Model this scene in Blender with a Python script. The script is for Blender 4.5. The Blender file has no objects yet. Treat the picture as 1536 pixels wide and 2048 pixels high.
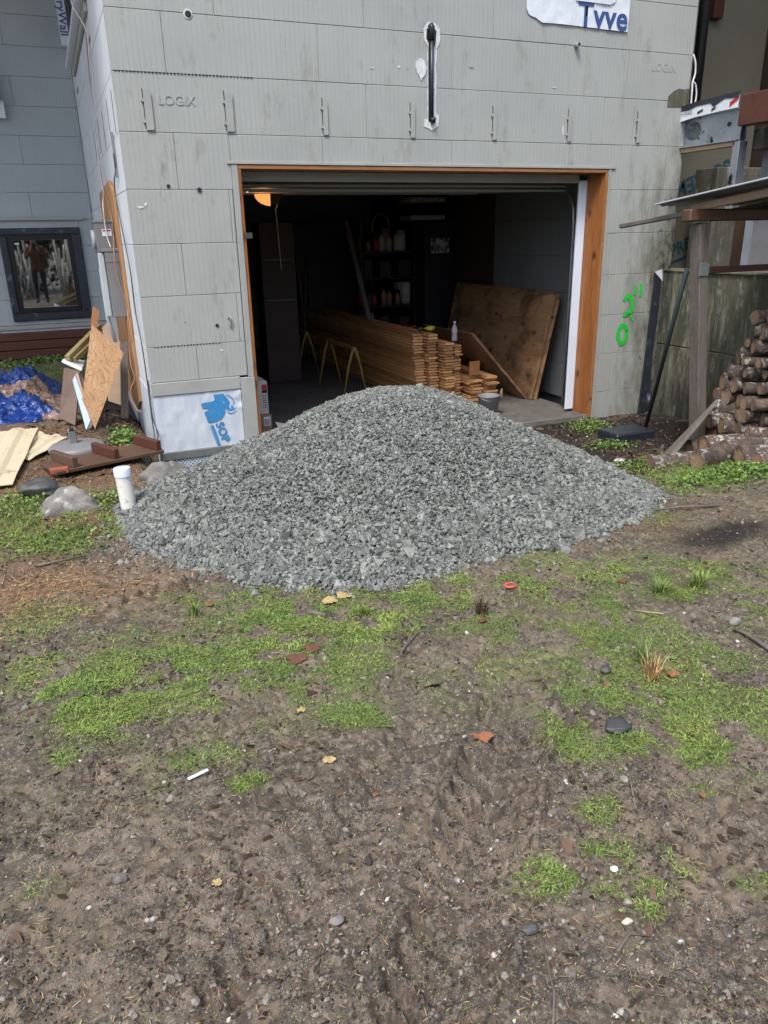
import bpy, math, random
import numpy as np
from mathutils import Vector, Matrix, Euler, Quaternion
R = math.radians
random.seed(7); rng = np.random.default_rng(7)
sc = bpy.context.scene
col = sc.collection

# ------------------------------------------------------------------ camera, sky, sun, exposure
def cam_setup():
    yaw, pitch, roll, f = 0.3918, 0.3520, -0.02171, 1512.2
    cy, sy, cp, sp = math.cos(yaw), math.sin(yaw), math.cos(pitch), math.sin(pitch)
    fwd = Vector((sy*cp, cy*cp, -sp)); r = Vector((cy, -sy, 0)); up = r.cross(fwd)
    cr, sr = math.cos(roll), math.sin(roll)
    rx = cr*r + sr*up; ux = -sr*r + cr*up
    m = Matrix((rx, ux, -fwd)).transposed().to_4x4()
    m.translation = Vector((-0.644, -6.657, -0.368))
    cd = bpy.data.cameras.new('camera'); co = bpy.data.objects.new('camera', cd); col.objects.link(co)
    co.matrix_world = m
    cd.sensor_fit = 'VERTICAL'; cd.sensor_height = 24.0; cd.lens = 24.0*f/2048.0
    cd.clip_start = .05; cd.clip_end = 400
    sc.camera = co
cam_setup()
w = bpy.data.worlds.new('World'); sc.world = w; w.use_nodes = True
nt = w.node_tree; nt.nodes.clear()
sky = nt.nodes.new('ShaderNodeTexSky'); sky.sky_type = 'NISHITA'; sky.sun_disc = False
SUN_EL, SUN_AZ = R(58), R(222)     # azimuth clockwise from +Y
sky.sun_elevation = SUN_EL; sky.sun_rotation = SUN_AZ
sky.air_density = 1.0; sky.dust_density = 4.0; sky.ozone_density = 1.5
bg = nt.nodes.new('ShaderNodeBackground'); bg.inputs[1].default_value = .132
wo = nt.nodes.new('ShaderNodeOutputWorld')
nt.links.new(sky.outputs[0], bg.inputs[0]); nt.links.new(bg.outputs[0], wo.inputs[0])
sl = bpy.data.lights.new('overcast_sun', 'SUN'); sl.energy = 1.5; sl.angle = R(13); sl.color = (1, .97, .93)
so = bpy.data.objects.new('overcast_sun', sl); col.objects.link(so)
sd = Vector((math.sin(SUN_AZ)*math.cos(SUN_EL), math.cos(SUN_AZ)*math.cos(SUN_EL), math.sin(SUN_EL)))
so.rotation_euler = (-sd).to_track_quat('-Z', 'Y').to_euler(); so.location = sd*20
sc.view_settings.view_transform = 'Standard'; sc.view_settings.look = 'None'
sc.view_settings.exposure = 0.95; sc.view_settings.gamma = 1.0
sc.view_settings.use_curve_mapping = False

# ------------------------------------------------------------------ helpers
def S(x, a, b):
    t = np.clip((x-a)/(b-a), 0, 1); return t*t*(3-2*t)
def gz0(x, y):
    return -2.02-.30*S(x, -.25, .15)*S(y, -3.4, -.8)+.17*S(y, 1, 5)*(1-S(x, -.2, .1))
_tabs = {}
def vn(x, y, sc_, seed):
    if seed not in _tabs: _tabs[seed] = np.random.default_rng(seed).random((256, 256))
    T = _tabs[seed]; x = np.asarray(x)/sc_+517.3; y = np.asarray(y)/sc_+331.7
    xi = np.floor(x).astype(int); yi = np.floor(y).astype(int); fx = x-xi; fy = y-yi
    fx = fx*fx*(3-2*fx); fy = fy*fy*(3-2*fy)
    a = T[xi % 256, yi % 256]; b = T[(xi+1) % 256, yi % 256]; c = T[xi % 256, (yi+1) % 256]; d = T[(xi+1) % 256, (yi+1) % 256]
    return (a*(1-fx)+b*fx)*(1-fy)+(c*(1-fx)+d*fx)*fy
def fbm(x, y, s, seed, o=4):
    v = 0; a = .5; t = 0
    for i in range(o): v = v+a*vn(x, y, s, seed+i); t += a; s *= .5; a *= .5
    return v/t

# pile of gravel (fitted mound)
PC = (1.518, -1.745); PZ = -1.434; PA = .46
PSL = np.array([.300, .303, .374, .350, .56, .30, .29, .58, .300])
def pile_z(x, y):
    dx = x-PC[0]; dy = y-PC[1]; th = np.arctan2(dy, dx); r = np.hypot(dx, dy)
    t = (th+np.pi)/(2*np.pi)*8; i = np.clip(t.astype(int), 0, 7); fr = t-i; fr = fr*fr*(3-2*fr)
    s = PSL[i]*(1-fr)+PSL[i+1]*fr
    lump = .05*(fbm(x, y, .6, 91, 3)-.5)*S(r, .2, 1)+.02*(vn(x, y, .12, 97)-.5)
    return PZ-s*((r*r+PA*PA)**.59-PA**1.18)+lump

PATCH = [[0.2,-3.72,0.47,-0.22,0.09,0.27,1.0],[-0.23,-3.93,0.62,-0.28,0.06,0.27,0.8],[-0.72,-3.95,0.34,-0.15,0.01,0.25,1.0],[0.24,-4.11,0.28,-0.13,0.08,0.22,0.5],[0.15,-3.36,0.56,-0.26,0.03,0.11,0.5],[0.91,-3.72,0.5,-0.24,0.09,0.17,0.8],[1.44,-3.78,0.45,-0.21,0.08,0.12,0.6],[0.11,-4.43,0.15,-0.07,0.03,0.09,0.8],[-0.32,-4.16,0.22,-0.1,0.03,0.13,0.5],[0.95,-4.12,0.3,-0.14,0.16,0.27,0.5],[1.4,-4.23,0.32,-0.15,0.18,0.23,0.7],[2.01,-4.3,0.27,-0.13,0.12,0.12,1.1],[1.34,-4.62,0.42,-0.19,0.21,0.24,0.6],[2.2,-4.01,0.32,-0.15,0.11,0.12,0.6],[1.85,-3.81,0.09,-0.04,0.05,0.06,0.9],[1.05,-4.82,0.36,-0.17,0.12,0.15,0.8],[0.83,-4.91,0.19,-0.08,0.09,0.11,0.9],[1.1,-5.1,0.26,-0.12,0.15,0.16,0.9],[1.43,-4.93,0.2,-0.09,0.2,0.19,0.6],[0.8,-5.15,0.17,-0.08,0.06,0.07,0.5],[0.62,-5.17,0.08,-0.04,0.03,0.04,0.5],[0.42,-5.39,0.09,-0.04,0.04,0.06,.55],[0.6,-5.43,0.15,-0.07,0.07,0.08,0.8],[0.52,-5.56,0.07,-0.03,0.04,0.05,0.8],[0.86,-5.57,0.05,-0.02,0.03,0.03,0.4],[-0.83,-4.25,0.09,-0.04,0.0,0.07,0.6],[-0.48,-4.47,0.2,-0.09,0.01,0.09,0.4],[-0.6,-4.57,0.06,-0.03,0.01,0.05,0.4],[-0.34,-4.68,0.06,-0.03,0.01,0.03,0.7],[-0.89,-3.21,0.25,-0.12,0.0,0.31,0.35],[-0.43,-3.48,0.33,-0.15,0.03,0.24,0.3],[-0.97,-3.55,0.17,-0.08,-0.0,0.22,0.5],[-1.09,-2.3,0.08,-0.04,-0.0,0.08,0.6],[-0.91,-1.79,0.32,-0.15,-0.0,0.38,0.5],[2.52,-3.36,0.16,-0.08,0.11,0.12,0.35],[0.44,-4.32,0.14,-0.07,0.06,0.13,0.2],[-0.9,-4.81,0.08,-0.03,0.0,0.06,0.15],[0.85,-4.43,0.22,-0.1,0.12,0.19,0.3],[0.58,-3.5,0.13,-0.06,0.03,0.08,0.6],[-.95,3.6,.5,0,0,.9,.9],[3.3,-2.95,.3,-.1,.1,.2,.5],[1.2,-4.3,.75,-.3,.3,.5,.38],[0,-3.85,.9,-.35,.1,.45,.24],[1.5,-3.7,.8,-.3,.1,.25,.42],[.54,-5.42,.26,-.12,.08,.12,.85],[1.15,-4.95,.4,-.2,.2,.3,.5],[2.0,-4.1,.6,-.25,.2,.3,.4],[.3,-3.8,.8,-.35,.1,.35,.3],[-.9,-3.75,.5,-.25,0,.35,.3],[-.85,-2.0,.5,0,0,.35,.42],[3.65,-2.65,.6,0,0,.4,.8],[-.95,-1.35,.4,0,0,.4,.35],[.9,-4.2,1.3,-.5,.3,.5,.22],[-.6,-4.0,.6,-.3,0,.35,.25]]
def grass_density(x, y):
    d = np.zeros_like(x)
    wx = x+.16*(fbm(x, y, .22, 40, 3)-.5); wy = y+.16*(fbm(x, y, .22, 50, 3)-.5)
    for cx, cy, ax, ay, bx, by, s in PATCH:
        det = ax*by-ay*bx
        u = ((wx-cx)*by-(wy-cy)*bx)/det; v = (-(wx-cx)*ay+(wy-cy)*ax)/det
        d = np.maximum(d, s*(1-S(np.sqrt(u*u+v*v), .55, 1.25)))
    n = fbm(x, y, .12, 60, 4)
    return np.clip(d*S(n, .34, .58), 0, 1.2)
def track(x, y):
    "tyre prints in the mud"
    h = 0*x; M_ = 0*x
    for (x0, y0, x1, y1, wd, amp, sd_) in ((.95, -4.35, -.25, -5.75, .13, .046, 3), (-.72, -3.12, .12, -2.78, .11, .045, 5), (.35, -4.6, -.75, -5.6, .10, .026, 8), (1.5, -4.5, .6, -5.75, .10, .024, 9)):
        L = math.hypot(x1-x0, y1-y0); tx, ty = (x1-x0)/L, (y1-y0)/L
        s = (x-x0)*tx+(y-y0)*ty; t = -(x-x0)*ty+(y-y0)*tx+.03*(fbm(x, y, .3, 70+sd_, 2)-.5)
        m = (1-S(np.abs(t), wd*.8, wd*1.1))*S(s, -.05, .1)*(1-S(s, L-.1, L+.05))
        lug = np.sin((s+.8*np.abs(t)+.03*fbm(x, y, .1, 71, 2))*2*np.pi/.085)
        lug = S(lug, .0, .35)
        rim = np.exp(-((np.abs(t)-wd*1.15)/.02)**2)*S(s, -.05, .1)*(1-S(s, L-.1, L+.05))
        k = S(fbm(x, y, .25, 80+sd_, 3), .35, .6)
        h = h+m*(lug-.75)*amp*(.55+.45*k)+rim*amp*.8*k; M_ = np.maximum(M_, m)
    return h, M_
def gz(x, y):
    x = np.asarray(x, float); y = np.asarray(y, float)
    z = gz0(x, y)
    near = 1-S(y, 4, 12)
    z = z+near*(.05*(fbm(x, y, .9, 1, 2)-.5)+.038*(fbm(x, y, .22, 5, 3)-.5))
    d = 1-S(y, -2.3, -.5)
    r = np.abs(fbm(x, y, .09, 10, 3)-.5)*2
    r2 = np.abs(fbm(x+.3*y, y, .16, 15, 3)-.5)*2; k = S(fbm(x, y, .5, 16, 3), .35, .6)
    tr, tm = track(x, y); d = d*(1-.55*tm)
    z = z+d*(-.018*(1-S(r, .0, .16))*k+.014*(1-S(r2, 0, .18))*(1-.5*k)+.020*(fbm(x, y, .05, 20, 3)-.5)+.008*(vn(x, y, .014, 25)-.5))
    z = z+tr
    ins = S(x, .3, .5)*(1-S(x, 5.0, 5.3))*S(y, .05, .2)*(1-S(y, 9, 10))
    return z-.25*ins
def gzf(x, y): return float(gz(np.array([x]), np.array([y]))[0])

def link(o, parent=None):
    col.objects.link(o)
    if parent is not None: o.parent = parent
    return o
def tag(o, label=None, cat=None, group=None, kind=None):
    if label: o['label'] = label
    if cat: o['category'] = cat
    if group: o['group'] = group
    if kind: o['kind'] = kind
    return o
def thing(name, label, cat, loc=(0, 0, 0), group=None):
    o = bpy.data.objects.new(name, None); o.empty_display_size = .05; link(o); o.location = loc
    return tag(o, label, cat, group)

ORD = ['first', 'second', 'third', 'fourth', 'fifth', 'sixth', 'seventh', 'eighth', 'ninth', 'tenth', 'eleventh', 'twelfth', 'thirteenth', 'fourteenth', 'fifteenth', 'sixteenth', 'seventeenth', 'eighteenth', 'nineteenth', 'twentieth', 'twenty-first', 'twenty-second', 'twenty-third', 'twenty-fourth', 'twenty-fifth']
class MB:
    def __init__(s): s.v = []; s.f = []; s.m = []; s.sm = []
    def add(s, vs, fs, mi=0, smooth=False):
        n = len(s.v); s.v += [tuple(v) for v in vs]
        for f in fs: s.f.append(tuple(i+n for i in f)); s.m.append(mi); s.sm.append(smooth)
        return s
    def box(s, lo, hi, b=.003, mi=0, M=None):
        c = [(lo[i]+hi[i])/2 for i in range(3)]; h = [abs(hi[i]-lo[i])/2 for i in range(3)]
        b = min(b, *[k*.45 for k in h])
        vs = []; idx = {}
        for i in (-1, 1):
            for j in (-1, 1):
                for k in (-1, 1):
                    sg = (i, j, k)
                    for a in range(3):
                        p = [c[q]+sg[q]*(h[q]-(0 if q == a else b)) for q in range(3)]
                        idx[(i, j, k, a)] = len(vs); vs.append(p)
        fs = []
        for a in range(3):
            o1, o2 = [q for q in range(3) if q != a]
            for sa in (-1, 1):
                q = []
                for (u, v_) in ((-1, -1), (1, -1), (1, 1), (-1, 1)):
                    sg = [0, 0, 0]; sg[a] = sa; sg[o1] = u; sg[o2] = v_; q.append(idx[(*sg, a)])
                fs.append(q)
            for u in (-1, 1):
                for v_ in (-1, 1):
                    q = []
                    for sa, ax in ((-1, o1), (1, o1), (1, o2), (-1, o2)):
                        sg = [0, 0, 0]; sg[a] = sa; sg[o1] = u; sg[o2] = v_; q.append(idx[(*sg, ax)])
                    fs.append(q)
        for i in (-1, 1):
            for j in (-1, 1):
                for k in (-1, 1): fs.append([idx[(i, j, k, a)] for a in range(3)])
        C = Vector(c); out = []
        V = [Vector(p) for p in vs]
        for f in fs:
            n = (V[f[1]]-V[f[0]]).cross(V[f[2]]-V[f[0]]); m_ = sum((V[i] for i in f), Vector())/len(f)
            out.append(f if n.dot(m_-C) > 0 else f[::-1])
        if M is not None: V = [M @ p for p in V]
        return s.add(V, out, mi)
    def prism(s, pts, off, mi=0, mi_side=None):
        "closed polygon pts (3D) extruded by vector off"
        n = len(pts); P = [Vector(p) for p in pts]; o = Vector(off); nn = Vector()
        for i in range(n): nn += P[i].cross(P[(i+1) % n])
        f0 = list(range(n)); f1 = list(range(2*n-1, n-1, -1))
        sd_ = [(i, i+n, (i+1) % n+n, (i+1) % n) for i in range(n)]
        if nn.dot(o) > 0: f0 = f0[::-1]; f1 = f1[::-1]; sd_ = [q[::-1] for q in sd_]
        # f0 faces away from off
        V = P+[p+o for p in P]
        s.add(V, [f0, f1], mi); k = len(s.v)-2*n
        for q in sd_:
            s.f.append(tuple(i+k for i in q)); s.m.append(mi if mi_side is None else mi_side); s.sm.append(False)
        return s
    def tube(s, pts, r, n=8, cap=True, mi=0, rs=None, smooth=True):
        P = [Vector(p) for p in pts]; m = len(P); rings = []
        t = (P[1]-P[0]).normalized(); a = Vector((0, 0, 1)) if abs(t.z) < .9 else Vector((1, 0, 0))
        u = t.cross(a).normalized()
        for i in range(m):
            t = (P[min(i+1, m-1)]-P[max(i-1, 0)]).normalized()
            u = (u-t*u.dot(t)).normalized(); v_ = t.cross(u); rr = rs[i] if rs else r
            rings.append([P[i]+rr*(math.cos(2*math.pi*k/n)*u+math.sin(2*math.pi*k/n)*v_) for k in range(n)])
        V = [p for g in rings for p in g]; F = []
        for i in range(m-1):
            for k in range(n): F.append((i*n+k, i*n+(k+1) % n, (i+1)*n+(k+1) % n, (i+1)*n+k))
        s.add(V, F, mi, smooth)
        if cap:
            b = len(s.v)-m*n
            s.f.append(tuple(b+k for k in range(n))[::-1]); s.m.append(mi); s.sm.append(False)
            s.f.append(tuple(b+(m-1)*n+k for k in range(n))); s.m.append(mi); s.sm.append(False)
        return s
    def lathe(s, prof, c, n=20, mi=0, smooth=True):
        V = []; F = []
        for (r, z) in prof:
            for k in range(n): V.append((c[0]+r*math.cos(2*math.pi*k/n), c[1]+r*math.sin(2*math.pi*k/n), c[2]+z))
        for i in range(len(prof)-1):
            for k in range(n): F.append((i*n+k, i*n+(k+1) % n, (i+1)*n+(k+1) % n, (i+1)*n+k))
        return s.add(V, F, mi, smooth)
    def build(s, name, mats, parent=None, M=None, local=False):
        me = bpy.data.meshes.new(name)
        V = s.v
        if parent is not None and not local:
            ml = world_loc(parent); V = [(a-ml[0], b-ml[1], c-ml[2]) for a, b, c in V]
        me.from_pydata([tuple(v) for v in V], [], s.f)
        if not isinstance(mats, (list, tuple)): mats = [mats]
        for m_ in mats: me.materials.append(m_)
        me.polygons.foreach_set('material_index', s.m); me.polygons.foreach_set('use_smooth', s.sm); me.update()
        return link(bpy.data.objects.new(name, me), parent)
def world_loc(o):
    l = Vector((0, 0, 0))
    while o is not None: l += o.location; o = o.parent
    return l

def big_mesh(name, V, F, mats, mi=None, smooth=False, parent=None):
    "V (n,3) float, F (m,k) int (k = 3 or 4)"
    me = bpy.data.meshes.new(name); k = F.shape[1]
    me.vertices.add(len(V)); me.vertices.foreach_set('co', V.astype(np.float32).ravel())
    me.loops.add(F.size); me.loops.foreach_set('vertex_index', F.astype(np.int32).ravel())
    me.polygons.add(len(F)); me.polygons.foreach_set('loop_start', np.arange(0, F.size, k, dtype=np.int32))
    for m_ in (mats if isinstance(mats, (list, tuple)) else [mats]): me.materials.append(m_)
    if mi is not None: me.polygons.foreach_set('material_index', mi.astype(np.int32))
    me.polygons.foreach_set('use_smooth', np.full(len(F), smooth)); me.update(calc_edges=True)
    return link(bpy.data.objects.new(name, me), parent)
def rotmats(n, full=True, tilt=.4):
    if full:
        q = rng.normal(size=(n, 4)); q /= np.linalg.norm(q, axis=1)[:, None]
    else:
        a = rng.random(n)*2*np.pi; t = rng.normal(size=(n, 2))*tilt/2
        q = np.stack([np.cos(a/2), t[:, 0], t[:, 1], np.sin(a/2)], 1); q /= np.linalg.norm(q, axis=1)[:, None]
    w_, x, y, z = q.T
    return np.stack([np.stack([1-2*(y*y+z*z), 2*(x*y-z*w_), 2*(x*z+y*w_)], -1), np.stack([2*(x*y+z*w_), 1-2*(x*x+z*z), 2*(y*z-x*w_)], -1), np.stack([2*(x*z-y*w_), 2*(y*z+x*w_), 1-2*(x*x+y*y)], -1)], 1)
def scatter(pos, rot, scl, temps, which):
    Vs = []; Fs = []; off = 0
    for t, (tv, tf) in enumerate(temps):
        k = np.where(which == t)[0]
        if not len(k): continue
        v = np.einsum('nij,nvj->nvi', rot[k], tv[None]*scl[k][:, None, :])+pos[k][:, None, :]
        Vs.append(v.reshape(-1, 3)); Fs.append((tf[None]+(np.arange(len(k))*len(tv))[:, None, None]+off).reshape(-1, tf.shape[1])); off += len(k)*len(tv)
    return np.concatenate(Vs), np.concatenate(Fs)
def ico(sub=0):
    p = (1+5**.5)/2
    v = [(-1, p, 0), (1, p, 0), (-1, -p, 0), (1, -p, 0), (0, -1, p), (0, 1, p), (0, -1, -p), (0, 1, -p), (p, 0, -1), (p, 0, 1), (-p, 0, -1), (-p, 0, 1)]
    f = [(0, 11, 5), (0, 5, 1), (0, 1, 7), (0, 7, 10), (0, 10, 11), (1, 5, 9), (5, 11, 4), (11, 10, 2), (10, 7, 6), (7, 1, 8), (3, 9, 4), (3, 4, 2), (3, 2, 6), (3, 6, 8), (3, 8, 9), (4, 9, 5), (2, 4, 11), (6, 2, 10), (8, 6, 7), (9, 8, 1)]
    v = [np.array(q)/np.linalg.norm(q) for q in v]
    for _ in range(sub):
        mid = {}; nf = []
        def g(a, b):
            k = (min(a, b), max(a, b))
            if k not in mid:
                q = v[a]+v[b]; mid[k] = len(v); v.append(q/np.linalg.norm(q))
            return mid[k]
        for a, b, c in f:
            x, y, z = g(a, b), g(b, c), g(c, a); nf += [(a, x, z), (b, y, x), (c, z, y), (x, y, z)]
        f = nf
    return np.array(v), np.array(f)
def stone_temps(n, rough=.28, seed=3):
    r_ = np.random.default_rng(seed); v, f = ico(0); out = []
    for _ in range(n):
        q = v*(1+rough*(r_.random((12, 1))*2-1.2))
        # chop with random planes for crushed facets
        for _k in range(3):
            nn = r_.normal(size=3); nn /= np.linalg.norm(nn); d = .62+.2*r_.random(); e = np.maximum(q@nn-d, 0); q = q-e[:, None]*nn
        out.append((q, f))
    return out

# ------------------------------------------------------------------ materials
def newmat(name):
    m = bpy.data.materials.new(name); m.use_nodes = True
    n = m.node_tree.nodes; return m, m.node_tree, n['Principled BSDF']
class NB:
    def __init__(s, nt): s.nt = nt
    def n(s, t, **k):
        o = s.nt.nodes.new(t)
        for a, b in k.items(): setattr(o, a, b)
        return o
    def l(s, a, b): s.nt.links.new(a, b)
    def pos(s, scale=(1, 1, 1), obj=False):
        if obj: g = s.n('ShaderNodeTexCoord').outputs['Object']
        else: g = s.n('ShaderNodeNewGeometry').outputs['Position']
        m = s.n('ShaderNodeMapping'); m.inputs['Scale'].default_value = scale; s.l(g, m.inputs[0]); return m.outputs[0]
    def noise(s, vec, scale, detail=5, rough=.6, dist=0):
        o = s.n('ShaderNodeTexNoise'); o.inputs['Scale'].default_value = scale; o.inputs['Detail'].default_value = detail
        o.inputs['Roughness'].default_value = rough; o.inputs['Distortion'].default_value = dist; s.l(vec, o.inputs['Vector']); return o.outputs['Fac']
    def vor(s, vec, scale, feature='F1', out='Distance', rnd=1):
        o = s.n('ShaderNodeTexVoronoi', feature=feature); o.inputs['Scale'].default_value = scale; o.inputs['Randomness'].default_value = rnd; s.l(vec, o.inputs['Vector']); return o.outputs[out]
    def ramp(s, fac, a, b, c0=(0, 0, 0, 1), c1=(1, 1, 1, 1)):
        r = s.n('ShaderNodeValToRGB'); r.color_ramp.elements[0].position = a; r.color_ramp.elements[1].position = b
        r.color_ramp.elements[0].color = c0; r.color_ramp.elements[1].color = c1; s.l(fac, r.inputs[0]); return r.outputs[0]
    def mix(s, fac, a, b, mode='MIX'):
        m = s.n('ShaderNodeMix', data_type='RGBA', blend_type=mode)
        for i, v in ((0, fac), (6, a), (7, b)):
            if hasattr(v, 'links') or hasattr(v, 'is_linked'): s.l(v, m.inputs[i])
            elif i == 0: m.inputs[0].default_value = v
            else: m.inputs[i].default_value = (*v, 1) if len(v) == 3 else v
        return m.outputs[2]
    def math(s, op, a, b=0.0, c=None, clamp=False):
        m = s.n('ShaderNodeMath', operation=op, use_clamp=clamp)
        for i, v in ((0, a), (1, b), (2, c)):
            if v is None: continue
            if hasattr(v, 'is_linked'): s.l(v, m.inputs[i])
            else: m.inputs[i].default_value = v
        return m.outputs[0]
    def bump(s, h, strength, dist, nrm=None):
        b = s.n('ShaderNodeBump'); b.inputs['Strength'].default_value = strength; b.inputs['Distance'].default_value = dist
        s.l(h, b.inputs['Height'])
        if nrm is not None: s.l(nrm, b.inputs['Normal'])
        return b.outputs[0]
def simple(name, c1, c2=None, scale=6, rough=.7, metal=0, bump=.0, bscale=60, bdist=.003, stretch=(1, 1, 1), obj=False, rv=0, island=0, spec=.5, contrast=(.3, .7), c3=None, s3=30, t3=(.6, .7), rr=None):
    m, t, p = newmat(name); b = NB(t)
    c2 = c2 or tuple(k*.75 for k in c1)
    v = b.pos(stretch, obj)
    f = b.ramp(b.noise(v, scale), *contrast)
    c = b.mix(f, c1, c2)
    if c3: c = b.mix(b.ramp(b.noise(v, s3, 4), *t3), c, c3)
    if rv or island:
        src = b.n('ShaderNodeObjectInfo').outputs['Random'] if rv else b.n('ShaderNodeNewGeometry').outputs['Random Per Island']
        k = rv or island
        mr = b.n('ShaderNodeMapRange'); mr.inputs['To Min'].default_value = 1-k; mr.inputs['To Max'].default_value = 1+k; b.l(src, mr.inputs[0])
        c = b.mix(1.0, c, mr.outputs[0], 'MULTIPLY')
    b.l(c, p.inputs['Base Color']); p.inputs['Roughness'].default_value = rough; p.inputs['Metallic'].default_value = metal
    p.inputs['Specular IOR Level'].default_value = spec
    if rr: b.l(b.ramp(b.noise(v, scale*2.3), .3, .7, (rr[0],)*3+(1,), (rr[1],)*3+(1,)), p.inputs['Roughness'])
    if bump: b.l(b.bump(b.noise(v, bscale, 6, .65), bump, bdist), p.inputs['Normal'])
    return m

def wall_mat(name, c1, c2, axis, mould=False, lines=.5):
    m, t, p = newmat(name); b = NB(t)
    v = b.pos()
    big = b.ramp(b.noise(v, 1.3, 6, .6), .3, .72)
    c = b.mix(big, c1, c2)
    streak = b.ramp(b.noise(b.pos((1, 1, .12)), 9, 5, .65), .5, .78)
    c = b.mix(b.math('MULTIPLY', streak, .12), c, tuple(k*.62 for k in c2))
    # groove lines pressed in the foam, painted over
    sx = b.n('ShaderNodeSeparateXYZ'); b.l(v, sx.inputs[0])
    ax = sx.outputs[axis]
    wv = b.math('SINE', b.math('MULTIPLY', ax, 2*math.pi/.0406))
    ln = b.ramp(wv, .90, .995)
    vis = b.ramp(b.noise(b.pos((1, 1, .5)), 3.1, 4, .7),   .30, .52)
    ln = b.math('MULTIPLY', b.math('MULTIPLY', ln, vis), lines)
    c = b.mix(b.math('MULTIPLY', ln, .55), c, tuple(k*.45 for k in c2))
    spk = b.ramp(b.vor(v, 17), .035, .05, (1, 1, 1, 1), (0, 0, 0, 1))
    spn = b.ramp(b.noise(v, 6, 3), .55, .6)
    c = b.mix(b.math('MULTIPLY', spk, spn), c, (.05, .05, .045))
    spw = b.math('MULTIPLY', b.ramp(b.vor(b.pos((1.3, 1.3, .8)), 23), .03, .05, (1, 1, 1, 1), (0, 0, 0, 1)), b.ramp(b.noise(v, 3.7, 3), .6, .66))
    c = b.mix(spw, c, (.75, .77, .75))
    if mould:
        mx = b.n('ShaderNodeMapRange'); mx.inputs['From Min'].default_value = 4.75; mx.inputs['From Max'].default_value = 5.5; b.l(sx.outputs[0], mx.inputs[0])
        low = b.n('ShaderNodeMapRange'); low.inputs['From Min'].default_value = .9; low.inputs['From Max'].default_value = -.5; b.l(sx.outputs[2], low.inputs[0])
        st = b.noise(b.pos((1, 1, .35)), 5.5, 8, .72)
        mm = b.math('MULTIPLY', b.math('MULTIPLY', mx.outputs[0], low.outputs[0]), 1.5)
        k = b.ramp(b.math('ADD', st, b.math('MULTIPLY', mm, .27)), .55, .85)
        c = b.mix(b.math('MULTIPLY', k, .75), c, (.085, .085, .05))
        k2 = b.ramp(b.math('ADD', b.noise(b.pos((1, 1, .6)), 14, 8, .75), b.math('MULTIPLY', mm, .2)), .72, .86)
        c = b.mix(k2, c, (.022, .022, .018))
    b.l(c, p.inputs['Base Color']); p.inputs['Roughness'].default_value = .62
    b.l(b.ramp(b.noise(v, 7, 4), .3, .7, (.5,)*3+(1,), (.75,)*3+(1,)), p.inputs['Roughness'])
    n1 = b.bump(ln, .5, -.0025); n2 = b.bump(b.noise(v, 45, 6, .7), .35, .004, n1)
    b.l(n2, p.inputs['Normal'])
    return m
M = {}
M['face'] = wall_mat('grey_painted_foam', (.37, .39, .372), (.315, .334, .318), 0, True)
M['side'] = wall_mat('pale_skylit_foam', (.66, .71, .75), (.56, .61, .65), 1, lines=.25)  # whitish foam, made brighter and bluer to carry light from the open sky
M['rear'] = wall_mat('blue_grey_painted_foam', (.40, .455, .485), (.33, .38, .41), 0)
M['trimgrey'] = simple('grey_painted_trim', (.36, .378, .355), (.295, .31, .295), 4, .55, bump=.3, bscale=90, c3=(.06, .06, .055), s3=26, t3=(.7, .74))
M['core'] = simple('wall_core_concrete', (.15, .15, .14), scale=8, rough=.9)
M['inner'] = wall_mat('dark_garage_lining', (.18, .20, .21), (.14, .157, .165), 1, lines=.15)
M['cedar'] = None
def wood(name, c1, c2, c3, scale=5, axis=2, rough=.5, knots=True, rv=.0, obj=False, ring=9, bump=.25, grain=60, stain=False):
    m, t, p = newmat(name); b = NB(t)
    st = [ring, ring, ring]; st[axis] = .55
    v = b.pos(tuple(st), obj)
    n = b.noise(v, scale*.3, 6, .6, .8)
    c = b.mix(b.ramp(n, .3, .7), c1, c2)
    fs = [1, 1, 1]; fs[axis] = .03
    g = b.noise(b.pos(tuple(fs), obj), grain*3, 3, .6)
    c = b.mix(b.math('MULTIPLY', b.ramp(g, .45, .62), .45), c, c3)
    if knots:
        ks = [1, 1, 1]; ks[axis] = .55
        kv = b.vor(b.pos(tuple(ks), obj), 7)
        kk = b.ramp(kv, .05, .24, (1, 1, 1, 1), (0, 0, 0, 1))
        c = b.mix(b.math('MULTIPLY', kk, .85), c, tuple(k*.25 for k in c3))
    if rv:
        mr = b.n('ShaderNodeMapRange'); mr.inputs['To Min'].default_value = 1-rv; mr.inputs['To Max'].default_value = 1+rv
        b.l(b.n('ShaderNodeObjectInfo').outputs['Random'], mr.inputs[0]); c = b.mix(1.0, c, mr.outputs[0], 'MULTIPLY')
    if stain: c = b.mix(b.math('MULTIPLY', b.ramp(b.noise(b.pos(), 2.4, 5, .65), .50, .66), .8), c, tuple(k*.5 for k in c3))
    b.l(c, p.inputs['Base Color']); p.inputs['Roughness'].default_value = rough
    b.l(b.bump(g, bump, .002), p.inputs['Normal'])
    return m
M['cedar'] = wood('stained_cedar', (.36, .15, .05), (.21, .075, .022), (.085, .028, .010), 7, 2, .32, ring=7)
M['cedarx'] = wood('stained_cedar_head', (.38, .18, .075), (.29, .125, .045), (.16, .06, .025), 4, 0, .45)
M['board'] = wood('raw_cedar_board', (.70, .41, .19), (.55, .29, .12), (.17, .08, .035), 5, 1, .65, False, rv=.3, ring=7)
M['ply'] = wood('weathered_plywood', (.46, .28, .15), (.25, .14, .07), (.09, .05, .025), 3, 1, .65, True, ring=4, rv=.12, stain=True)
M['plyz'] = wood('plywood_backing', (.50, .28, .12), (.38, .2, .085), (.2, .095, .04), 3, 2, .6, True, ring=4)
M['osb'] = None
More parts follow.
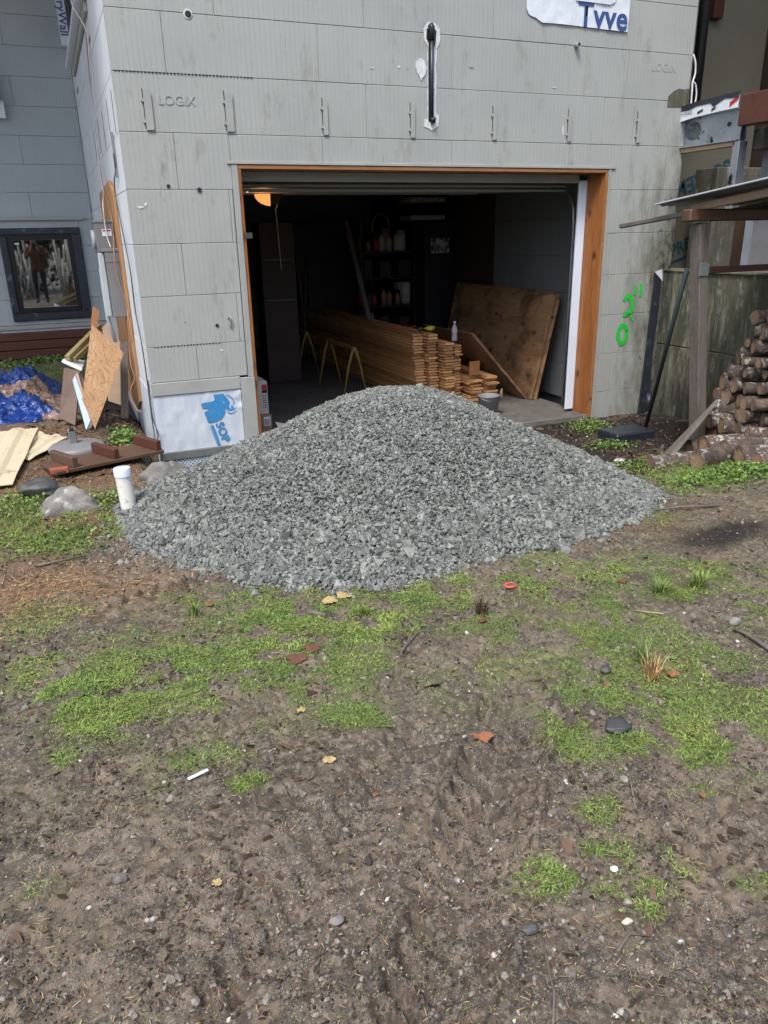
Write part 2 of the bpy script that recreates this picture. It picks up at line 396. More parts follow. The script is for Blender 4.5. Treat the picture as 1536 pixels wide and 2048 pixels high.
def osb():
    m, t, p = newmat('orange_fir_plywood'); b = NB(t)
    v = b.pos((2.2, 2.2, 1.0)); n = b.noise(v, 4.2, 1.5, .5, .7)
    lines = b.math('ABSOLUTE', b.math('SINE', b.math('MULTIPLY', n, 27)))
    c = b.mix(b.ramp(b.noise(v, 2.5, 4), .35, .65), (.44, .28, .145), (.36, .20, .095))
    c = b.mix(b.math('MULTIPLY', b.ramp(lines, .0, .75, (1, 1, 1, 1), (0, 0, 0, 1)), .6), c, (.17, .08, .03))
    c = b.mix(b.math('MULTIPLY', b.ramp(b.noise(b.pos(), 9, 5), .6, .75), .5), c, (.14, .10, .06))
    b.l(c, p.inputs['Base Color']); p.inputs['Roughness'].default_value = .6; b.l(b.bump(lines, .25, .002), p.inputs['Normal'])
    return m
M['osb'] = osb()
M['oldwood'] = wood('grey_weathered_wood', (.19, .165, .145), (.115, .10, .088), (.045, .033, .028), 5, 2, .75, False, ring=8)
M['oldwoodx'] = wood('brown_wet_plank', (.13, .075, .045), (.085, .045, .028), (.035, .02, .014), 5, 0, .55, False, ring=8)
M['pinkwood'] = wood('pale_lumber', (.46, .34, .24), (.38, .27, .18), (.25, .16, .10), 5, 0, .65, False, ring=8)
M['greenwood'] = wood('treated_lumber', (.36, .31, .14), (.28, .24, .11), (.16, .13, .06), 5, 0, .6, False, ring=8)
M['brownbeam'] = wood('red_brown_stained_timber', (.11, .038, .022), (.075, .026, .016), (.03, .012, .009), 5, 0, .5, False, ring=8)
M['white'] = simple('white_painted_trim', (.70, .77, .88), (.64, .71, .82), 3, .4)
M['plastwhite'] = simple('white_pvc', (.78, .79, .77), (.70, .70, .67), 5, .3, c3=(.16, .15, .09), s3=22, t3=(.56, .72))
M['wrap'] = simple('white_house_wrap', (.70, .75, .80), (.60, .66, .73), 5, .5, bump=.5, bscale=14, bdist=.012)
M['sopwrap'] = simple('pale_membrane', (.60, .66, .73), (.46, .52, .60), 7, .55, stretch=(1.5, 1, .4), bump=.45, bscale=18, bdist=.008, c3=(.22, .25, .28), s3=19, t3=(.66, .76))
M['blueprint'] = simple('sky_blue_print', (.035, .25, .55), (.03, .2, .46), 14, .55, c3=(.10, .32, .55), s3=60, t3=(.5, .8))
M['navyprint'] = simple('navy_print', (.035, .085, .26), (.03, .07, .21), 14, .55)
M['dimprint'] = simple('shaded_blue_print', (.02, .09, .13), (.015, .07, .10), 14, .6)  # sky-blue print darkened in its colour for the shade on the return wall
M['redprint'] = simple('red_print', (.45, .03, .03), scale=14, rough=.55)
M['blackprint'] = simple('black_ink', (.02, .02, .02), scale=14, rough=.6)
M['galv'] = simple('galvanised_flashing', (.30, .33, .33), (.21, .235, .24), 6, .42, metal=.6, bump=.15, bscale=30)
M['steel'] = simple('zinc_steel', (.50, .55, .62), (.34, .38, .44), 5, .32, metal=.85, bump=.2, bscale=20, c3=(.03, .03, .035), s3=9, t3=(.56, .62))
M['greybox'] = simple('grey_enamel_box', (.19, .195, .205), (.165, .17, .18), 5, .4)
M['conduit'] = simple('pale_grey_conduit', (.48, .52, .56), (.4, .44, .48), 5, .4)
M['black'] = simple('black_rubber', (.018, .019, .022), (.012, .012, .014), 12, .45, bump=.3, bscale=40)
M['blackmem'] = simple('black_liquid_membrane', (.016, .020, .030), (.028, .034, .048), 9, .35, bump=.6, bscale=16, bdist=.008, c3=(.10, .13, .17), s3=8, t3=(.6, .72))
M['frameblk'] = simple('black_window_frame', (.012, .013, .016), scale=5, rough=.3)
M['cablew'] = simple('white_cable', (.72, .68, .66), scale=8, rough=.4)
M['cableo'] = simple('orange_cable', (.42, .24, .15), scale=8, rough=.4)
M['cableb'] = simple('dark_cable', (.05, .055, .06), scale=8, rough=.4)
M['foamwhite'] = simple('white_spray_foam', (.72, .75, .76), (.55, .58, .6), 30, .8, bump=.8, bscale=60, bdist=.01)
M['concrete_wall'] = None
def concrete(name, moss=1.0, base=(.16, .155, .13)):
    m, t, p = newmat(name); b = NB(t); v = b.pos()
    c = b.mix(b.ramp(b.noise(v, 3.0, 9, .7), .32, .68), base, tuple(k*.55 for k in base))
    st = b.ramp(b.noise(b.pos((1, 1, .16)), 6.5, 8, .72), .44, .58)
    c = b.mix(b.math('MULTIPLY', st, .8*moss), c, (.05, .056, .034))
    st2 = b.ramp(b.noise(b.pos((1, 1, .3)), 11, 9, .8), .54, .60)
    c = b.mix(b.math('MULTIPLY', st2, .65*moss), c, (.30, .31, .25))
    st3 = b.ramp(b.noise(b.pos((1, 1, .12)), 8, 7, .7), .57, .62)
    c = b.mix(b.math('MULTIPLY', st3, .5*moss), c, (.27, .26, .20))
    bl = b.ramp(b.noise(b.pos((1, 1, .2)), 3.1, 8, .7), .50, .60)
    c = b.mix(b.math('MULTIPLY', bl, .85*moss), c, (.022, .024, .02))
    b.l(c, p.inputs['Base Color']); p.inputs['Roughness'].default_value = .85
    b.l(b.bump(b.noise(v, 30, 8, .75), .6, .012), p.inputs['Normal'])
    return m
M['conc'] = concrete('mossy_board_formed_concrete', 1.0, (.135, .132, .095))
M['concp'] = concrete('dark_concrete_pillar', .9, (.12, .115, .10))
M['slab'] = simple('garage_slab', (.15, .14, .13), (.09, .085, .08), 3, .6, bump=.3, bscale=30, c3=(.07, .065, .06), s3=9, t3=(.55, .7))
M['slabedge'] = simple('slab_edge_concrete', (.17, .165, .15), (.10, .10, .09), 9, .85, bump=.6, bscale=30, bdist=.01)
M['green'] = simple('green_spray_paint', (.03, .55, .06), (.02, .44, .05), 16, .5)
M['yellow'] = simple('yellow_steel', (.34, .24, .06), (.24, .16, .04), 12, .5, c3=(.12, .08, .04), s3=25, t3=(.6, .7))
M['darkstuff'] = simple('dark_cabinet', (.02, .024, .035), (.014, .016, .024), 4, .5)
M['card'] = simple('cardboard', (.32, .19, .10), (.26, .15, .08), 5, .8)
M['cardwhite'] = simple('white_carton', (.55, .55, .53), scale=5, rough=.6)
M['brownpanel'] = simple('dark_brown_panel', (.055, .036, .03), (.04, .027, .022), 5, .6)
M['rock'] = simple('grey_rock', (.26, .25, .23), (.13, .125, .12), 5, .85, bump=.8, bscale=14, bdist=.02, contrast=(.35, .6), c3=(.42, .41, .38), s3=8, t3=(.58, .68), obj=False)
M['rockdark'] = simple('dark_wet_rock', (.075, .08, .08), (.04, .043, .043), 8, .5, bump=.7, bscale=14, bdist=.015)
def tarpmat(name, c1, c2):
    m, t, p = newmat(name); b = NB(t); v = b.pos()
    wv = b.n('ShaderNodeVectorMath', operation='ADD'); nn = b.n('ShaderNodeTexNoise'); nn.inputs['Scale'].default_value = 6; b.l(v, nn.inputs['Vector'])
    sc2 = b.n('ShaderNodeVectorMath', operation='SCALE'); sc2.inputs['Scale'].default_value = .12; b.l(nn.outputs['Color'], sc2.inputs[0]); b.l(v, wv.inputs[0]); b.l(sc2.outputs[0], wv.inputs[1])
    cr = b.vor(wv.outputs[0], 9); cr2 = b.vor(wv.outputs[0], 23)
    c = b.mix(b.ramp(b.noise(v, 7, 5), .35, .65), c1, c2); b.l(c, p.inputs['Base Color']); p.inputs['Roughness'].default_value = .3
    b.l(b.bump(cr2, .7, .02, b.bump(cr, .9, .06)), p.inputs['Normal']); return m
M['tarpblue'] = tarpmat('blue_tarp', (.012, .05, .25), (.008, .032, .16))
M['tarpbrown'] = tarpmat('brown_tarp_underside', (.30, .21, .175), (.18, .125, .10))
M['cream'] = simple('cream_siding', (.62, .55, .38), (.55, .48, .33), 5, .45, c3=(.30, .25, .16), s3=14, t3=(.6, .72), bump=.2, bscale=12)
M['greyplast'] = simple('grey_plastic', (.20, .20, .215), (.16, .16, .17), 8, .5, bump=.3, bscale=40)
M['corrug'] = simple('corrugated_steel_sheet', (.17, .18, .19), (.10, .105, .11), 6, .4, metal=.5, bump=.2, bscale=20)
M['bark'] = None
def bark():
    m, t, p = newmat('lichen_spotted_bark'); b = NB(t); v = b.pos()
    oi = b.n('ShaderNodeObjectInfo').outputs['Random']
    c = b.mix(b.ramp(b.noise(v, 14, 7, .7), .35, .65), (.12, .092, .075), (.034, .027, .023))
    c = b.mix(b.math('MULTIPLY', oi, .25), c, (.15, .09, .075))
    li = b.ramp(b.noise(v, 21, 5, .6, .5), .53, .57)
    amt = b.ramp(b.noise(v, 4.5, 3), .42, .60)
    c = b.mix(b.math('MULTIPLY', li, b.math('MULTIPLY', amt, .9)), c, (.40, .41, .37))
    b.l(c, p.inputs['Base Color']); p.inputs['Roughness'].default_value = .8
    b.l(b.bump(b.noise(v, 38, 6, .7), .7, .012), p.inputs['Normal'])
    return m
M['bark'] = bark()
M['cut'] = simple('cut_log_end', (.30, .16, .085), (.16, .085, .05), 22, .7, rv=.55, bump=.4, bscale=70, c3=(.30, .26, .22), s3=9, t3=(.5, .6))
def cutmat():
    m, t, p = newmat('cut_log_end'); b = NB(t); v = b.pos(obj=True)
    oi = b.n('ShaderNodeObjectInfo').outputs['Random']
    sx = b.n('ShaderNodeSeparateXYZ'); b.l(v, sx.inputs[0])
    rad = b.math('SQRT', b.math('ADD', b.math('MULTIPLY', sx.outputs[1], sx.outputs[1]), b.math('MULTIPLY', sx.outputs[2], sx.outputs[2])))
    nz = b.noise(v, 18, 5, .65)
    ring = b.ramp(b.math('SINE', b.math('ADD', b.math('MULTIPLY', rad, 620), b.math('MULTIPLY', nz, 9))), .3, .95)
    c = b.mix(b.ramp(nz, .35, .65), (.42, .28, .165), (.28, .165, .09))
    c = b.mix(b.ramp(oi, .45, .9), c, (.20, .12, .08))
    c = b.mix(b.math('MULTIPLY', ring, .35), c, (.12, .065, .035))
    c = b.mix(b.ramp(rad, .045, .075), c, (.09, .055, .04))
    gr = b.math('MULTIPLY', b.ramp(b.noise(v, 30, 5), .5, .65), b.ramp(oi, .0, .6))
    c = b.mix(gr, c, (.26, .24, .21))
    b.l(c, p.inputs['Base Color']); p.inputs['Roughness'].default_value = .75; b.l(b.bump(nz, .5, .004), p.inputs['Normal']); return m
M['cut'] = cutmat()
M['gravel'] = simple('crushed_grey_stone', (.195, .210, .197), (.120, .131, .122), 30, .6, island=.45, bump=.3, bscale=160, bdist=.002, c3=(.42, .43, .42), s3=60, t3=(.66, .74))
M['gravelbed'] = simple('gravel_fines', (.085, .09, .085), scale=40, rough=.8)
M['glass'] = None
def glassm():
    m, t, p = newmat('dark_window_glass'); p.inputs['Base Color'].default_value = (.012, .014, .013, 1); p.inputs['Roughness'].default_value = .02
    p.inputs['Specular IOR Level'].default_value = 1.0; p.inputs['IOR'].default_value = 2.3
    return m
M['glass'] = glassm()
def emis(name, c, s):
    m, t, p = newmat(name); p.inputs['Base Color'].default_value = (*c, 1); p.inputs['Emission Color'].default_value = (*c, 1); p.inputs['Emission Strength'].default_value = s; return m
M['lampglow'] = emis('warm_lamp_glow', (1, .36, .10), .62)
M['plastic_clear'] = simple('clear_bottle_plastic', (.42, .46, .5), (.3, .33, .37), 9, .1)
M['yellowcloth'] = simple('yellow_glove_fabric', (.55, .48, .05), (.42, .36, .04), 20, .8)
M['dimple'] = None
def dimple():
    m, t, p = newmat('dimpled_foundation_membrane'); b = NB(t)
    v = b.pos((1, .001, 1)); mp = b.n('ShaderNodeMapping'); mp.inputs['Rotation'].default_value = (0, R(45), 0); b.l(v, mp.inputs[0])
    d = b.vor(mp.outputs[0], 42, rnd=0.0)
    k = b.ramp(d, .20, .36, (1, 1, 1, 1), (0, 0, 0, 1))
    c = b.mix(k, (.42, .52, .60), (.05, .11, .2)); b.l(c, p.inputs['Base Color']); p.inputs['Roughness'].default_value = .4
    b.l(b.bump(k, .8, -.004), p.inputs['Normal'])
    return m
M['dimple'] = dimple()
def groundmat():
    m, t, p = newmat('wet_gravelly_mud'); b = NB(t); v = b.pos()
    base = b.mix(b.ramp(b.noise(v, 2.2, 7, .65), .40, .60), (.165, .127, .087), (.060, .045, .033))
    base = b.mix(b.ramp(b.noise(v, 16, 6, .7), .42, .62), base, (.050, .040, .032))
    base = b.mix(b.math('MULTIPLY', b.ramp(b.noise(v, 38, 6, .75), .50, .60), .7), base, (.23, .19, .145))
    # fine grit
    vc = b.n('ShaderNodeTexVoronoi'); vc.inputs['Scale'].default_value = 210; b.l(v, vc.inputs['Vector'])
    grit = b.math('MULTIPLY', b.ramp(vc.outputs['Distance'], .28, .42, (1, 1, 1, 1), (0, 0, 0, 1)), b.ramp(b.noise(v, 5, 5, .65), .40, .60))
    gc = b.mix(b.ramp(vc.outputs['Color'], .15, .95), (.018, .017, .016), (.46, .44, .40))
    base = b.mix(b.math('MULTIPLY', grit, .9), base, gc)
    at = b.n('ShaderNodeAttribute', attribute_name='zone')
    sp = b.n('ShaderNodeSeparateColor'); b.l(at.outputs['Color'], sp.inputs[0])
    red = b.mix(b.ramp(b.noise(b.pos((1, 3, 1)), 34, 6, .7), .35, .65), (.20, .115, .058), (.085, .048, .028))
    base = b.mix(sp.outputs[0], base, red)
    mos = b.mix(b.ramp(b.noise(v, 50, 5, .7), .35, .65), (.15, .19, .045), (.07, .085, .028))
    base = b.mix(sp.outputs[1], base, mos)
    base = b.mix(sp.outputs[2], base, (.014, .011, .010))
    b.l(base, p.inputs['Base Color'])
    b.l(b.ramp(b.noise(v, 6, 5), .35, .65, (.42,)*3+(1,), (.80,)*3+(1,)), p.inputs['Roughness'])
    n1 = b.bump(b.noise(v, 60, 8, .75), .8, .008); n2 = b.bump(grit, .5, .003, n1); b.l(n2, p.inputs['Normal'])
    return m
M['ground'] = groundmat()
def leafmat(name, c1, c2, isl=.35, rough=.5):
    m = simple(name, c1, c2, 3.5, rough, island=isl, spec=.3)
    p = m.node_tree.nodes['Principled BSDF']; p.inputs['Subsurface Weight'].default_value = 0.0
    return m
M['grass'] = leafmat('short_grass', (.23, .30, .075), (.09, .16, .04), .65)
M['weed'] = leafmat('weed_leaves', (.075, .15, .04), (.17, .25, .055), .6)
M['straw'] = leafmat('dry_straw', (.50, .35, .17), (.30, .19, .09), .5, .7)
M['chip'] = leafmat('bark_chips', (.10, .06, .04), (.055, .035, .025), .6, .7)
M['crumb'] = simple('soil_crumb', (.085, .068, .050), (.035, .029, .024), 70, .6, island=.8, c3=(.30, .27, .22), s3=15, t3=(.64, .68))
M['pebble'] = simple('mixed_pebbles', (.20, .18, .155), (.085, .075, .068), 60, .5, island=.75, c3=(.40, .38, .35), s3=13, t3=(.60, .64))

def lettering(s, parent, origin, xd, yd, size, mat, extrude=.0, bold=.0, name='lettering', spacing=1.0):
    cu = bpy.data.curves.new(name, 'FONT'); cu.body = s; cu.size = size; cu.extrude = extrude; cu.offset = bold; cu.space_character = spacing
    cu.resolution_u = 4
    tmp = bpy.data.objects.new('tmp_text', cu); col.objects.link(tmp)
    dg = bpy.context.evaluated_depsgraph_get(); me = bpy.data.meshes.new_from_object(tmp.evaluated_get(dg))
    bpy.data.objects.remove(tmp); bpy.data.curves.remove(cu)
    me.name = name; me.materials.clear(); me.materials.append(mat)
    X = Vector(xd).normalized(); Y = Vector(yd).normalized(); Z = X.cross(Y)
    mt = Matrix((X, Y, Z)).transposed().to_4x4(); mt.translation = Vector(origin)-(world_loc(parent) if parent else Vector())
    me.transform(mt)
    return link(bpy.data.objects.new(name, me), parent)

# ------------------------------------------------------------------ ground
def build_ground():
    def ax(segs):
        out = [segs[0][0]]
        for a, b_, st in segs:
            n = max(1, int(round((b_-a)/st))); out += list(np.linspace(a, b_, n+1)[1:])
        return np.array(out)
    xs = ax([(-80, -20, 12), (-20, -4, 1.2), (-4, -1.3, .09), (-1.3, 2.2, .0095), (2.2, 4.2, .028), (4.2, 8, .12), (8, 20, 1.2), (20, 80, 12)])
    ys = ax([(-80, -20, 12), (-20, -7, .8), (-7, -6.1, .05), (-6.1, -4.3, .0078), (-4.3, -2.6, .014), (-2.6, 1.2, .035), (1.2, 6, .1), (6, 20, 1.2), (20, 80, 12)])
    X, Y = np.meshgrid(xs, ys); Z = gz(X, Y)
    ny, nx = X.shape; i = np.arange(ny*nx).reshape(ny, nx)
    F = np.stack([i[:-1, :-1], i[:-1, 1:], i[1:, 1:], i[1:, :-1]], -1).reshape(-1, 4)
    V = np.stack([X, Y, Z], -1).reshape(-1, 3)
    o = big_mesh('ground', V, F, M['ground'], smooth=True); tag(o, kind='structure')
    x, y = V[:, 0], V[:, 1]
    red = np.exp(-(((x+.75)/.65)**2+((y+2.75)/.42)**2)**2)*.9
    red = np.maximum(red, (1-S(x, -.2, .3))*S(y, -2.9, -2.2)*(1-S(y, .8, 1.6))*.85)
    red = np.maximum(red, .5*np.exp(-(((x-2.5)/.4)**2+((y+3.35)/.3)**2)))
    red = red*S(fbm(x, y, .25, 33, 3), .25, .5)
    mos = np.clip(grass_density(x, y)*.85+.15*S(y, -5.0, -4.4)*(1-S(y, -3.2, -2.8))*fbm(x, y, .1, 44, 3), 0, .65)
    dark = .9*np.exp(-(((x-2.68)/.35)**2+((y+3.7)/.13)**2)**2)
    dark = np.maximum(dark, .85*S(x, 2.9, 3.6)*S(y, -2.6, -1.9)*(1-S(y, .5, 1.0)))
    dark = np.maximum(dark, .9*S(x, -.7, -.35)*S(y, .1, .6)*(1-S(y, 2.5, 3.5))*(1-S(x, 0, .1)))  # shade under the boards by the side wall, put into the soil colour
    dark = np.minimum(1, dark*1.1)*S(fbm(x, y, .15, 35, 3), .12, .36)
    at = o.data.attributes.new('zone', 'FLOAT_COLOR', 'POINT')
    at.data.foreach_set('color', np.stack([red, mos, dark, np.ones_like(red)], 1).astype(np.float32).ravel())
build_ground()

# ------------------------------------------------------------------ house
house = thing('house', 'unfinished grey foam-block house with open garage doorway behind the gravel heap', 'house')
def blk(x0, x1, z0, z1, plane='front', mat=None, name='foam_block', g=.0013, y0=0., th=.07):
    j = random.uniform(0, .0025)
    b = MB()
    if plane == 'front': b.box((x0+g, y0+j, z0+g), (x1-g, y0+th, z1-g), .003)
    elif plane == 'side': b.box((0+j, x0+g, z0+g), (th, x1-g, z1-g), .003)
    elif plane == 'inr': b.box((y0+j, x0+g, z0+g), (y0+th, x1-g, z1-g), .003)
    return b.build(name, mat or M['face'], house)
H = .4064; BL = 1.2192
def row(z0, z1, joints, x0=0., x1=5.5, **k):
    e = [x0]+[j for j in joints if x0+.02 < j < x1-.02]+[x1]
    for a, b_ in zip(e[:-1], e[1:]): blk(a, b_, z0, z1, **k)
# facade rows, top to bottom
for k in range(3, 11):
    off = {3: .80, 4: .40, 5: .80, 6: .4, 7: .8, 8: .4, 9: .8, 10: .4}[k]
    row(k*H, (k+1)*H, [off+n*BL for n in range(5)])
row(2*H, 3*H, [.398+n*BL for n in range(4)]+[4.73])
# row 2 right end is broken away at the corner: concrete shows through
row(H, 2*H, [2.025, 4.475, 5.24], x1=5.5)
row(.19, H, [1.62, 2.84, 4.06], x0=.835, x1=4.61)
row(0, H, [.401], x1=.835)
row(0, H, [4.72], x0=4.61)
for z0, z1, xs in ((-H, 0, [.80]), (-2*H, -H, [.373]), (-3*H, -2*H, [.79]), (-1.515, -3*H, [.405])):
    row(z0, z1, xs, x1=.83)
for z0, z1, xs in ((-H, 0, [4.77, 5.13]), (-2*H, -H, [4.70]), (-3*H, -2*H, [4.75, 5.2]), (-4*H, -3*H, [4.70, 5.02]), (-5*H, -4*H, [4.80]), (-2.40, -5*H, [4.72, 5.1])):
    row(z0, z1, xs, x0=4.62)
# side wall rows
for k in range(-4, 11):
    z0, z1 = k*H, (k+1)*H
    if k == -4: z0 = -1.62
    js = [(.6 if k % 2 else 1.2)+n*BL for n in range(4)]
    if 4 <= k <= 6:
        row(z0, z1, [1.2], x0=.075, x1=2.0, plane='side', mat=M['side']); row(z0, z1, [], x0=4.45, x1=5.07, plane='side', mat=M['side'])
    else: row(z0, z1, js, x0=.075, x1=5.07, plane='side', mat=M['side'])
# rear-left wall
HR = .337
z = -1.44
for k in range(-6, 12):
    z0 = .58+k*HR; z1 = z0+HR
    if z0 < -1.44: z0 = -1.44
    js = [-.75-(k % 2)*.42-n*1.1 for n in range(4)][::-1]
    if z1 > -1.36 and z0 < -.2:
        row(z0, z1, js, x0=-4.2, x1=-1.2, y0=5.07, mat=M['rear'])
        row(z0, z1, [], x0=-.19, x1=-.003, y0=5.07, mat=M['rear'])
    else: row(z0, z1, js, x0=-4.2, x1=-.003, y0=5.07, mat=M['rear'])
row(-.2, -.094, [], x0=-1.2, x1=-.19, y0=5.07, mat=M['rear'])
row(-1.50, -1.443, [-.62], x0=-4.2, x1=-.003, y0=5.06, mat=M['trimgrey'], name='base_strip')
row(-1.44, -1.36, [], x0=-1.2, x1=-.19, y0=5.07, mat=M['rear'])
b = MB(); b.box((-4.2, 5.09, -1.6), (-.003, 5.14, -1.502), .002); b.build('blue_membrane_strip', M['sopwrap'], house)
# cores (dark joints) and closed shell
b = MB()
b.box((.02, .071, 0.20), (5.49, .30, 4.48), .0)
b.box((.02, .071, -2.6), (.82, .30, .198), .0)
b.box((4.63, .071, -2.6), (5.49, .30, .198), .0)
b.box((.071, .302, -2.6), (.30, 5.9, 4.48), .0)
b.box((-4.2, 5.141, -2.6), (.068, 5.40, -1.37), .0)
b.box((-4.2, 5.141, -.19), (.068, 5.40, 4.48), .0)
b.box((-4.2, 5.141, -1.368), (-1.21, 5.40, -.192), .0); b.box((-.18, 5.141, -1.368), (.068, 5.40, -.192), .0)
b.build('wall_core', M['core'], house)
# roof slab with eaves
b = MB(); b.box((-5, -.85, 4.5), (10, 12, 4.66), .01); b.build('eaves', M['brownpanel'], house)
# garage inside
b = MB(); b.box((.88, .015, -2.42), (4.60, 7.0, -2.27), .006); b.build('garage_slab', M['slab'], house)
b = MB(); b.box((.90, .0, -2.5), (4.60, .0148, -2.276), .0); b.build('slab_edge', M['slabedge'], house)
for z0 in (-2.27, -1.864, -1.458, -1.052, -.646, -.24, .166):
    off = .35 if int(z0*10) % 2 else .95
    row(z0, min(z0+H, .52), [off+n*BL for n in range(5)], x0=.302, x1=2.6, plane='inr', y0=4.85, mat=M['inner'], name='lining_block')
b = MB(); b.box((4.845, 2.603, -2.27), (4.92, 7, .52), .002); b.build('drywall_panel', M['brownpanel'], house)
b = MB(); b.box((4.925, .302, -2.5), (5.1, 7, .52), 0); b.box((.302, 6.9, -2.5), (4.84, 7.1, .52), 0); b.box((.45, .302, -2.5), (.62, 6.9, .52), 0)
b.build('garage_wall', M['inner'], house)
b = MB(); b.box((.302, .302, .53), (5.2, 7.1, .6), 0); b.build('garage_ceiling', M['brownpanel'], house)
# door trim
b = MB(); b.box((.80, -.012, .190), (4.66, -.0002, .212), .002); b.build('head_flashing', M['trimgrey'], house)
b = MB(); b.box((.835, -.006, -1.53), (.886, .068, .188), .003); b.build('jamb_strip', M['trimgrey'], house)
b = MB(); b.box((4.585, -.006, -2.32), (4.618, .068, .188), .003); b.build('jamb_strip', M['trimgrey'], house)
b = MB(); b.box((.89, -.004, .155), (4.582, .27, .186), .003); b.build('head_casing', M['cedarx'], house)
b = MB(); b.box((.889, -.008, -2.27), (.912, .27, .153), .003); b.build('jamb_casing', M['cedar'], house)
b = MB(); b.box((4.555, -.012, -2.30), (4.582, .004, .153), .003); b.build('casing_edge', M['cedarx'], house)
b = MB(); b.prism([(4.554, .0, -2.30), (4.554, .0, .153), (4.50, .215, .153), (4.50, .215, -2.30)], (.02, .004, 0)); b.build('jamb_casing', M['cedar'], house)
b = MB(); b.box((4.41, .218, -2.24), (4.515, .245, .10), .003); b.build('door_stop', M['white'], house)
b = MB(); b.box((.915, .218, .075), (4.40, .245, .153), .003); b.build('door_stop', M['trimgrey'], house)
# flashing, membrane sheet with elephant print, dimple sheet, board
b = MB(); b.box((-.006, -.016, -1.625), (.755, .005, -1.517), .003); b.build('metal_flashing', M['trimgrey'], house)
b = MB(); b.box((.757, -.018, -2.45), (.886, .02, -1.532), .003); b.build('trim_board', M['trimgrey'], house)
def sheet(u0, u1, v0, v1, fn, nu, nv):
    V = []; F = []
    for j in range(nv+1):
        for i in range(nu+1): V.append(fn(u0+(u1-u0)*i/nu, v0+(v1-v0)*j/nv))
    for j in range(nv):
        for i in range(nu): a = j*(nu+1)+i; F.append((a, a+1, a+nu+2, a+nu+1))
    return V, F
sop = thing('membrane_sheet', 'white membrane sheet printed with a blue mammoth and letters SOP at the wall corner', 'membrane', (0, 0, -1.88))
def wr(x, z_): return float(vn(np.array([x]), np.array([z_]), .09, 201)[0]-.5)
V, F = sheet(-.004, .752, -2.125, -1.628, lambda u, v: (u, -.004-max(0, .009*wr(u*1.5, v)+.014*wr(u, v*2)*S(u, .66, .75)*2), v), 50, 34)
MB().add(V, F, 0, True).build('sheet', M['sopwrap'], sop)
Q = {
'mam':[(0.393,-1.726),(0.435,-1.718),(0.475,-1.718),(0.508,-1.711),(0.517,-1.702),(0.511,-1.657),(0.595,-1.655),(0.608,-1.674),(0.628,-1.697),(0.632,-1.717),(0.645,-1.731),(0.637,-1.751),(0.630,-1.758),(0.642,-1.788),(0.653,-1.802),(0.654,-1.769),(0.669,-1.762),(0.674,-1.796),(0.690,-1.785),(0.692,-1.802),(0.671,-1.824),(0.643,-1.821),(0.612,-1.797),(0.597,-1.783),(0.600,-1.817),(0.593,-1.836),(0.583,-1.856),(0.543,-1.885),(0.502,-1.899),(0.441,-1.900),(0.429,-1.864),(0.462,-1.855),(0.458,-1.847),(0.428,-1.853),(0.415,-1.805),(0.452,-1.789),(0.456,-1.773),(0.402,-1.769)],
'tusk':[(0.597,-1.787),(0.619,-1.810),(0.651,-1.822),(0.676,-1.816),(0.694,-1.793),(0.693,-1.810),(0.674,-1.832),(0.645,-1.833),(0.614,-1.818)],
'tusk2':[(0.607,-1.817),(0.633,-1.841),(0.661,-1.846),(0.691,-1.832),(0.665,-1.842),(0.637,-1.835)],
'arc':[(0.613,-1.663),(0.644,-1.672),(0.674,-1.701),(0.685,-1.735),(0.681,-1.763),(0.676,-1.758),(0.677,-1.732),(0.666,-1.704),(0.640,-1.680)],
'st1':[(0.450,-1.932),(0.454,-1.930),(0.506,-2.118),(0.501,-2.118)],
'st2':[(0.460,-1.927),(0.483,-1.925),(0.533,-2.117),(0.509,-2.119)]}
def poly(name, pts, y, mat, parent):
    return MB().add([(a, y, c) for a, c in pts], [tuple(range(len(pts)))]).build(name, mat, parent)
def tri_poly(name, pts, y, mat, parent):
    from mathutils.geometry import tessellate_polygon
    P = [Vector((a, c, 0)) for a, c in pts]; T = tessellate_polygon([P])
    out = []
    for t in T:
        a, b_, c = [P[i] for i in t]
        out.append(tuple(t) if (b_-a).cross(c-a).z > 0 else tuple(t[::-1]))
    return MB().add([(a, y, c) for a, c in pts], out).build(name, mat, parent)
tri_poly('mammoth_print', Q['mam'], -.0100, M['blueprint'], sop)
tri_poly('tusk_print', Q['tusk'], -.0108, M['sopwrap'], sop); tri_poly('tusk_print', Q['tusk2'], -.0103, M['blueprint'], sop)
tri_poly('trunk_print', Q['arc'], -.0103, M['blueprint'], sop)
tri_poly('stripe_print', Q['st1'], -.0100, M['blueprint'], sop); tri_poly('stripe_print', Q['st2'], -.0100, M['blueprint'], sop)
poly('eye_print', [(.593+.006*math.cos(a), -1.737+.006*math.sin(a)) for a in np.linspace(0, 2*math.pi, 9)[:-1]], -.0106, M['sopwrap'], sop)
a = R(-74)
lettering('SOP', sop, (.503, -.0103, -1.918), (math.cos(a), 0, math.sin(a)), (-math.sin(a), 0, math.cos(a)), .100, M['blueprint'], 0, .0035, spacing=1.06)
b = MB(); b.box((-.006, -.02, -2.195), (.755, .004, -2.127), .002); b.build('metal_flashing', M['galv'], house)
b = MB(); b.box((.0, -.006, -2.5), (.755, .03, -2.197), .0); b.build('dimpled_membrane', M['dimple'], house)
b = MB(); b.box((-.004, .078, -2.5), (.05, 5.06, -1.625), .0); b.build('side_membrane', M['sopwrap'], house)
